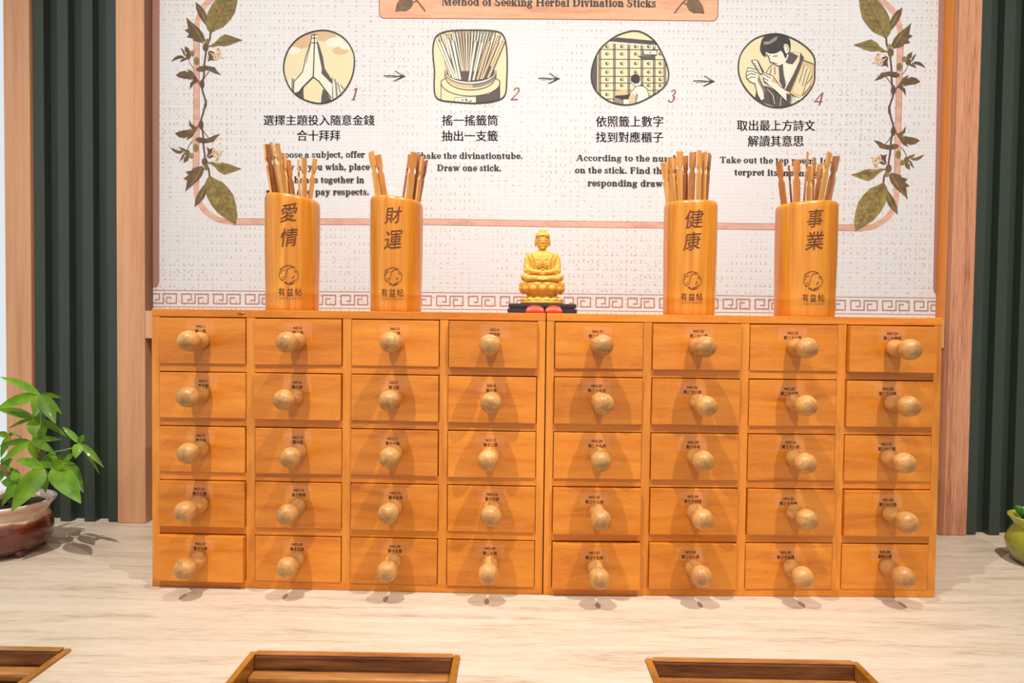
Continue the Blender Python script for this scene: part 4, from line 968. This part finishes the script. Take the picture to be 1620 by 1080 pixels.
for sx in (-1, 1):   # arms, hands
    B.append(('t', [(sx*18, -1, 77), (sx*22.5, -2, 69), (sx*24, -5, 58), (sx*21, -11, 51.5), (sx*12, -18, 49), (sx*5, -20.5, 49)], [6.5, 6.4, 5.8, 5, 3.6, 3]))
    B.append(('t', [(sx*24, -3, 60), (sx*25, -9, 51), (sx*18, -14, 46)], [5, 4.5, 3]))
    B.append(('e', (sx*5, -21, 48.5), (7, 3.2, 2.4), (0, sx*.1, 0)))
    B.append(('t', [(sx*6, -21.5, 50.6), (sx*2.5, -22.4, 52.8), (sx*.4, -22.5, 53.4)], .95))
    B.append(('t', [(sx*4, -4, 45), (sx*18, -8, 43.5), (sx*28.5, -11, 40), (sx*23, -19, 38.8), (sx*8, -23, 39)], [8, 7.6, 5.9, 5.4, 4.6]))
    B.append(('t', [(sx*17.5, -9.5, 79), (sx*12.5, -15, 70), (sx*9.5, -16.4, 60), (sx*10, -17, 53)], 1.1))
    B.append(('t', [(sx*21.5, -8.5, 75), (sx*17, -13.8, 67), (sx*14.5, -15.3, 58)], .8))
    B.append(('t', [(sx*20, -14.5, 56), (sx*25, -11.5, 55), (sx*29.5, -6, 56)], .8))
    for q in (0, 1, 2): B.append(('t', [(sx*(14+q*3), -25.6+q*1.6, 41-q*.3), (sx*(21+q*3), -21.8+q*1.4, 43-q), (sx*(27+q*1.5), -15+q, 43.5-q*1.6)], .6))
for k in range(4): B.append(('t', [(x, -23.2+abs(x)*.05, 47.6-k*.9) for x in (-5, 0, 5)], .5))
B.append(('e', (0, -14, 41), (14, 9, 6)))
B.append(('t', [(-13, -24, 41), (-9, -26.5, 37.5), (0, -27.3, 36.5), (9, -26.5, 37.5), (13, -24, 41)], .9))
B.append(('e', (0, -20, 38.5), (12, 7, 5)))
for q, h in ((8, 65), (9.5, 62), (7, 59)): B.append(('t', [(-q, -15.4, h-3), (0, -17, h), (q, -15.4, h-3)], .6))
B.append(('t', [(-12, -14, 71), (0, -16, 67.5), (8, -15.4, 71)], .5))
figure = remesh(B, .62, 'seated_figure', M['buddha'], sta, 3)
Lt = [('l', [(33.5, .2), (34, 2), (33.5, 4.4), (31, 5), (28, 8), (23.5, 10.5), (22.5, 12.5), (25, 14.5), (29, 17), (32, 22), (33.5, 28), (34, 32), (31, 34.5)], .74)]
remesh(Lt, .8, 'lotus_base', M['buddha'], sta, 1)
def petal(nm, r0, wv, z0, z1, bulge, n, ph, inw):
    V, Fc = [], []; R1 = 10; C1 = 8
    for i in range(R1+1):
        t = i/R1; wl = wv*math.sin(PI*min(1, t*.62+.36))**.8*(1 if t < .9 else (1-t)*8+.2)
        for j in range(C1+1):
            u = j/C1*2-1
            V.append((u*wl, -bulge*(1-u*u)*math.sin(PI*t)**.7+inw*t*t, (z1-z0)*t))
    for i in range(R1):
        for j in range(C1): a = i*(C1+1)+j; Fc.append((a, a+1, a+C1+2, a+C1+1))
    me = bpy.data.meshes.new(nm); me.from_pydata([(x*s_, y*s_, z*s_) for x, y, z in V], [], Fc); me.update(); me.materials.append(M['buddha'])
    me.polygons.foreach_set('use_smooth', [True]*len(me.polygons))
    for k in range(n):
        a = 2*PI*(k+ph)/n; o = link(nm, me, None, sta); dx, dy = math.sin(a)*r0, -math.cos(a)*r0*.72
        o.location = (dx*s_, dy*s_, z0*s_); o.rotation_euler = (0, 0, math.atan2(dx/1, -dy/.52))
petal('petal', 33.5, 8.2, 29.5, 14.2, 4.4, 14, .0, 4.5)
petal('petal', 34.2, 7.6, 33.5, 23, 2.2, 14, .5, 1)
petal('petal', 32.2, 7.6, 3.6, 10.8, 2.6, 14, .5, 3.5)

# red divination blocks lying at the cabinets' front edge
for cxp, wpx, lab in ((846.5, 29.5, 'domed red crescent divination block on the left cabinet, before the small statue'), (876, 27, 'domed red crescent divination block on the right cabinet, before the small statue')):
    p = onY(cxp, 490, .014); wd = wpx*1.02/1000/2
    V, Fc = [], []
    for i in range(13):
        t = PI*i/12; x = -wd*math.cos(t); rr_ = math.sin(t)**.6
        for j in range(9):
            u = PI*j/8; V.append((p.x+x, .014+(-.0095*math.cos(u)+.006*math.sin(t))*rr_*1.0, CH+.0006+.0125*math.sin(u)*rr_))
    for i in range(12):
        for j in range(8): a = i*9+j; Fc.append((a, a+1, a+10, a+9))
        Fc.append((i*9, (i+1)*9, (i+1)*9+8, i*9+8))
    o = pyo('divination_block', V, Fc, M['red'], None, True); tag(o, lab, 'block')

# ================================================================== SUNKEN OFFERING BOXES
BL = ['walnut slatted box sunk in the counter, left of the three, cut by the frame', 'walnut slatted box sunk in the counter, the middle one below the left cabinet', 'walnut slatted box sunk in the counter, right of the three, below the right cabinet']
for (x0, x1), lb in zip(BX, BL):
    e = .0005; x0 += e; x1 -= e; y0, y1 = BY0+e, BY1-e
    r_ = thing('offering_box', lb, 'box', ((x0+x1)/2, (y0+y1)/2, -.09))
    X0, X1 = x0-(x0+x1)/2, x1-(x0+x1)/2; Y0, Y1 = y0-(y0+y1)/2, y1-(y0+y1)/2; T = .0085
    zt = .0935
    box('side_board', X0, X0+T, Y0, Y1, 0, zt, M['walnut_rim'], r_, .0018); box('side_board', X1-T, X1, Y0, Y1, 0, zt, M['walnut_rim'], r_, .0018)
    box('end_board', X0+T+.0003, X1-T-.0003, Y1-.011, Y1, 0, zt, M['walnut'], r_, .0025); box('end_board', X0+T+.0003, X1-T-.0003, Y0, Y0+.011, 0, zt, M['walnut'], r_, .0025)
    box('lit_top_strip', X0+T+.0003, X1-T-.0003, Y1-.0105, Y1-.0005, zt+.0001, zt+.0016, M['walnut_slat'], r_, .0006); box('lit_top_strip', X0+T+.0003, X1-T-.0003, Y0+.0005, Y0+.0105, zt+.0001, zt+.0016, M['walnut_slat'], r_, .0006)  # added strip: lit top edge painted golden over the dark, shaded end board
    box('bottom_board', X0+T, X1-T, Y0+.011, Y1-.011, 0, .004, M['black_in'], r_)
    y = Y1-.013
    while y-.024 > Y0+.012:
        box('slat', X0+T+.0004, X1-T-.0004, y-.020, y, .064, .0765, M['walnut_slat'], r_, .004); y -= .044

# ================================================================== POTTED PLANTS
def leaf(base, tip, width, root, fold=.18, droop=.12, nrm=None, n=8, name='leaf'):
    b, t = Vector(base), Vector(tip); ax = t-b; Ln = ax.length; ax.normalize()
    toC = (CAM-b).normalized() if nrm is None else Vector(nrm)
    side = ax.cross(toC).normalized(); nn = side.cross(ax).normalized()
    V, Fc = [], []; C1 = 4
    for i in range(n+1):
        s = i/n; wl = width/2*(math.sin(PI*min(1, s**.75))**.85) if 0 < i < n else width*.02
        ctr = b+ax*Ln*s+Vector((0, 0, -1))*Ln*droop*(s*s-s*1.0)*-1*0+Vector((0, 0, 1))*Ln*droop*math.sin(PI*s)
        for j in range(C1+1):
            u = j/C1*2-1; V.append(tuple(ctr+side*(u*wl)+nn*(abs(u)*wl*fold+.0012*math.sin(i*2.3)*abs(u)*0)))
    for i in range(n):
        for j in range(C1): a = i*(C1+1)+j; Fc.append((a, a+1, a+C1+2, a+C1+1))
    o = pyo(name, V, Fc, M['leaf'], root, True)
    me = o.data; c0 = Vector(me.vertices[0].co)
    for v in me.vertices: v.co -= c0
    o.location = c0
    return o
pc = onZ(8, 872, 0); PCY = pc.y
pp = thing('potted_plant', 'green leafy money tree in a brown and cream glazed pot, left of the cabinets', 'plant', (pc.x, PCY, 0))
M['pot1'] = potmat('brown_cream_glaze', [(0, lin(96, 44, 22)), (.30, lin(88, 34, 16)), (.58, lin(104, 40, 18)), (.64, lin(150, 92, 60)), (.67, lin(214, 188, 160)), (.74, lin(222, 190, 166)), (.84, lin(206, 156, 134)), (.93, lin(224, 206, 190)), (1, lin(226, 214, 200))], .16, .110)
pf = [(.045, .006), (.058, .008), (.068, .018)]
for i in range(9):
    z = .022+i*.0045; r0 = .0715+.0025*math.sin(PI*i/8); pf += [(r0, z), (r0+.0009, z+.0022)]
pf += [(.0700, .064), (.0672, .072), (.0690, .080), (.0745, .087), (.0790, .092), (.0800, .0955), (.0780, .0975), (.0745, .0965), (.070, .090), (.066, .080), (.066, .03)]
V, Fc = lathe(pf, 64, True, True); me = bpy.data.meshes.new('pot'); me.from_pydata(V, [], Fc); me.update()
pot = link('pot', me, M['pot1'], pp, True)
for a in (-.5, -1.6, -2.7, .8, 2.2):
    V, Fc = lathe([(.004, 0), (.007, .001), (.009, .008), (.010, .012)], 12, True, True)
    me = bpy.data.meshes.new('foot'); me.from_pydata([(x+.055*math.cos(a), y+.055*math.sin(a), z) for x, y, z in V], [], Fc); link('foot', me, M['pot1'], pot, True)
V, Fc = [], []
for i in range(10):
    for j in range(28):
        a = 2*PI*j/28; q = .0665*i/9; V.append((q*math.cos(a), q*math.sin(a), .083+rd.uniform(-.002, .003)))
for i in range(9):
    for j in range(28): k = (j+1) % 28; Fc.append((i*28+j, i*28+k, (i+1)*28+k, (i+1)*28+j))
me = bpy.data.meshes.new('soil'); me.from_pydata(V, [], Fc); link('soil', me, M['soil'], pp)
def Pp(x, y, d=0): return onY(x, y, PCY+d)
trunkpts = [Vector((pc.x+.02, PCY, .08)), Pp(58, 770, 0), Pp(62, 735, 0), Pp(63.5, 697, 0)]
V, Fc = tube(trunkpts, [.006, .005, .004, .0022], 8); pyo('trunk', V, Fc, M['trunk'], pp, True)
V, Fc = tube([Vector((pc.x-.012, PCY+.01, .08)), Pp(20, 760, .01), Pp(0, 735, .01)], [.006, .005, .003], 8); pyo('trunk', V, Fc, M['trunk'], pp, True)
pet = [((63.5, 700, 0), (65, 660, -.005), (64, 624, -.01)), ((62, 712, 0), (57, 690, .01), (54, 661, .015)), ((63, 730, 0), (80, 716, -.01), (113, 709, -.01), (125, 701, -.012)), ((62, 725, 0), (56, 708, -.01), (49, 697, -.015)), ((61, 745, 0), (66, 742, -.02), (70, 740, -.03)), ((61, 745, 0), (72, 738, -.02), (82, 740, -.03)), ((61, 738, 0), (75, 730, .01), (96, 724, .01), (104, 730, .01)), ((30, 758, .01), (26, 762, 0), (25, 765, 0)), ((58, 715, .01), (30, 690, .01), (13, 680, .01))]
for pts in pet:
    V, Fc = tube([Pp(*q) for q in pts], .0011, 6); pyo('petiole', V, Fc, M['petiole'], pp, True)
A = (64, 624, -.01); Bq = (54, 661, .015); Cq = (125.5, 701, -.012); Dq = (49, 697, -.015); E_ = (70, 740, -.03); G_ = (82, 740, -.03); H_ = (103, 729, .01)
LV = [(A, (0, 596, -.03), 12), (A, (-6, 647, -.03), 17), (A, (55, 659, -.035), 19), (A, (88, 670, -.03), 21), (A, (98, 655, 0), 10), (A, (97, 629, .02), 8),
      (Bq, (-6, 647, 0), 14), (Bq, (13, 678, .01), 6), (Bq, (105.6, 690, .01), 11), (Bq, (66, 700, .0), 27), (Bq, (75, 640, .03), 12),
      (Cq, (99, 675, -.01), 9), (Cq, (132, 687, -.01), 9.5), (Cq, (119, 725, -.03), 15), (Cq, (164.6, 740, -.02), 10), (Cq, (157.8, 750, -.01), 6),
      (Dq, (2, 731, -.03), 12), (Dq, (-2, 706, -.02), 10), (Dq, (89, 719, -.035), 12), (Dq, (98, 695, .0), 10), (Dq, (60, 730, .0), 16),
      (E_, (18, 809, -.085), 30), (E_, (23, 727, -.03), 14), (E_, (40, 765, -.01), 16), (E_, (72, 780, -.02), 12),
      (G_, (128, 796, -.06), 31), (G_, (104, 730, -.04), 20), (G_, (82, 715, .0), 14), (G_, (66, 724, -.01), 16), (G_, (100, 768, -.01), 16),
      (H_, (132, 779, -.015), 19), (H_, (118, 716, .02), 8), (H_, (84, 722, .01), 11),
      ((25, 765, 0), (3, 800, -.02), 12), ((25, 765, 0), (2, 762, 0), 16), ((25, 765, 0), (24, 740, .01), 14), ((25, 765, 0), (50, 770, .02), 12),
      ((12, 690, .02), (-6, 684, .0), 10), ((15, 688, .02), (1, 724, .0), 11), ((2, 735, .03), (14, 752, .01), 16), ((2, 735, .03), (-8, 770, .01), 18), ((2, 735, .03), (20, 725, .02), 14), ((5, 748, .03), (30, 748, .04), 16), ((12, 690, .02), (24, 684, .04), 6)]
for b_, t_, w_ in LV:
    leaf(Pp(*b_), Pp(*t_), w_*1.15/1000, pp, droop=.05, fold=.22)

# yellow-green pot at the right edge of the frame
q = onZ(1645, 893, 0)
p2 = thing('succulent_pot', 'round glossy lime-green pot with a small succulent, at the right edge', 'plant', (q.x, q.y, 0))
M['pot2'] = potmat('lime_glaze', [(0, lin(108, 108, 40)), (.3, lin(140, 140, 40)), (.75, lin(166, 170, 56)), (1, lin(182, 186, 60))], .14, .1)
pf = [(.026, 0), (.034, .001), (.044, .012), (.0515, .028), (.0530, .040), (.0500, .053), (.0440, .064), (.0410, .070), (.0430, .077), (.0480, .083), (.0505, .0865), (.0500, .0890), (.0470, .0890), (.042, .083), (.037, .072), (.037, .05)]
V, Fc = lathe(pf, 56, True, True); me = bpy.data.meshes.new('pot'); me.from_pydata(V, [], Fc); me.update(); link('pot', me, M['pot2'], p2, True)
V, Fc = lathe([(.0004, .076), (.02, .077), (.0378, .076)], 30); me = bpy.data.meshes.new('soil'); me.from_pydata(V, [], Fc); link('soil', me, M['soil'], p2)
M['succ'] = mat('succulent_green', lin(58, 120, 44), .4, .2)
V, Fc = lathe([(.0005, 0), (.004, .002), (.0075, .012), (.0085, .02), (.006, .028), (.0005, .032)], 12)
sm_ = bpy.data.meshes.new('succulent_leaf'); sm_.from_pydata([(x, y*.6, z) for x, y, z in V], [], Fc); sm_.update(); sm_.materials.append(M['succ']); sm_.polygons.foreach_set('use_smooth', [True]*len(sm_.polygons))
for k in range(16):
    a = k*2.399; tl = .25+.045*k; o = link('succulent_leaf', sm_, None, p2); rr_ = .003+.0011*k
    o.location = (rr_*math.cos(a), rr_*math.sin(a), .077); o.rotation_euler = (0, tl*.8, a)
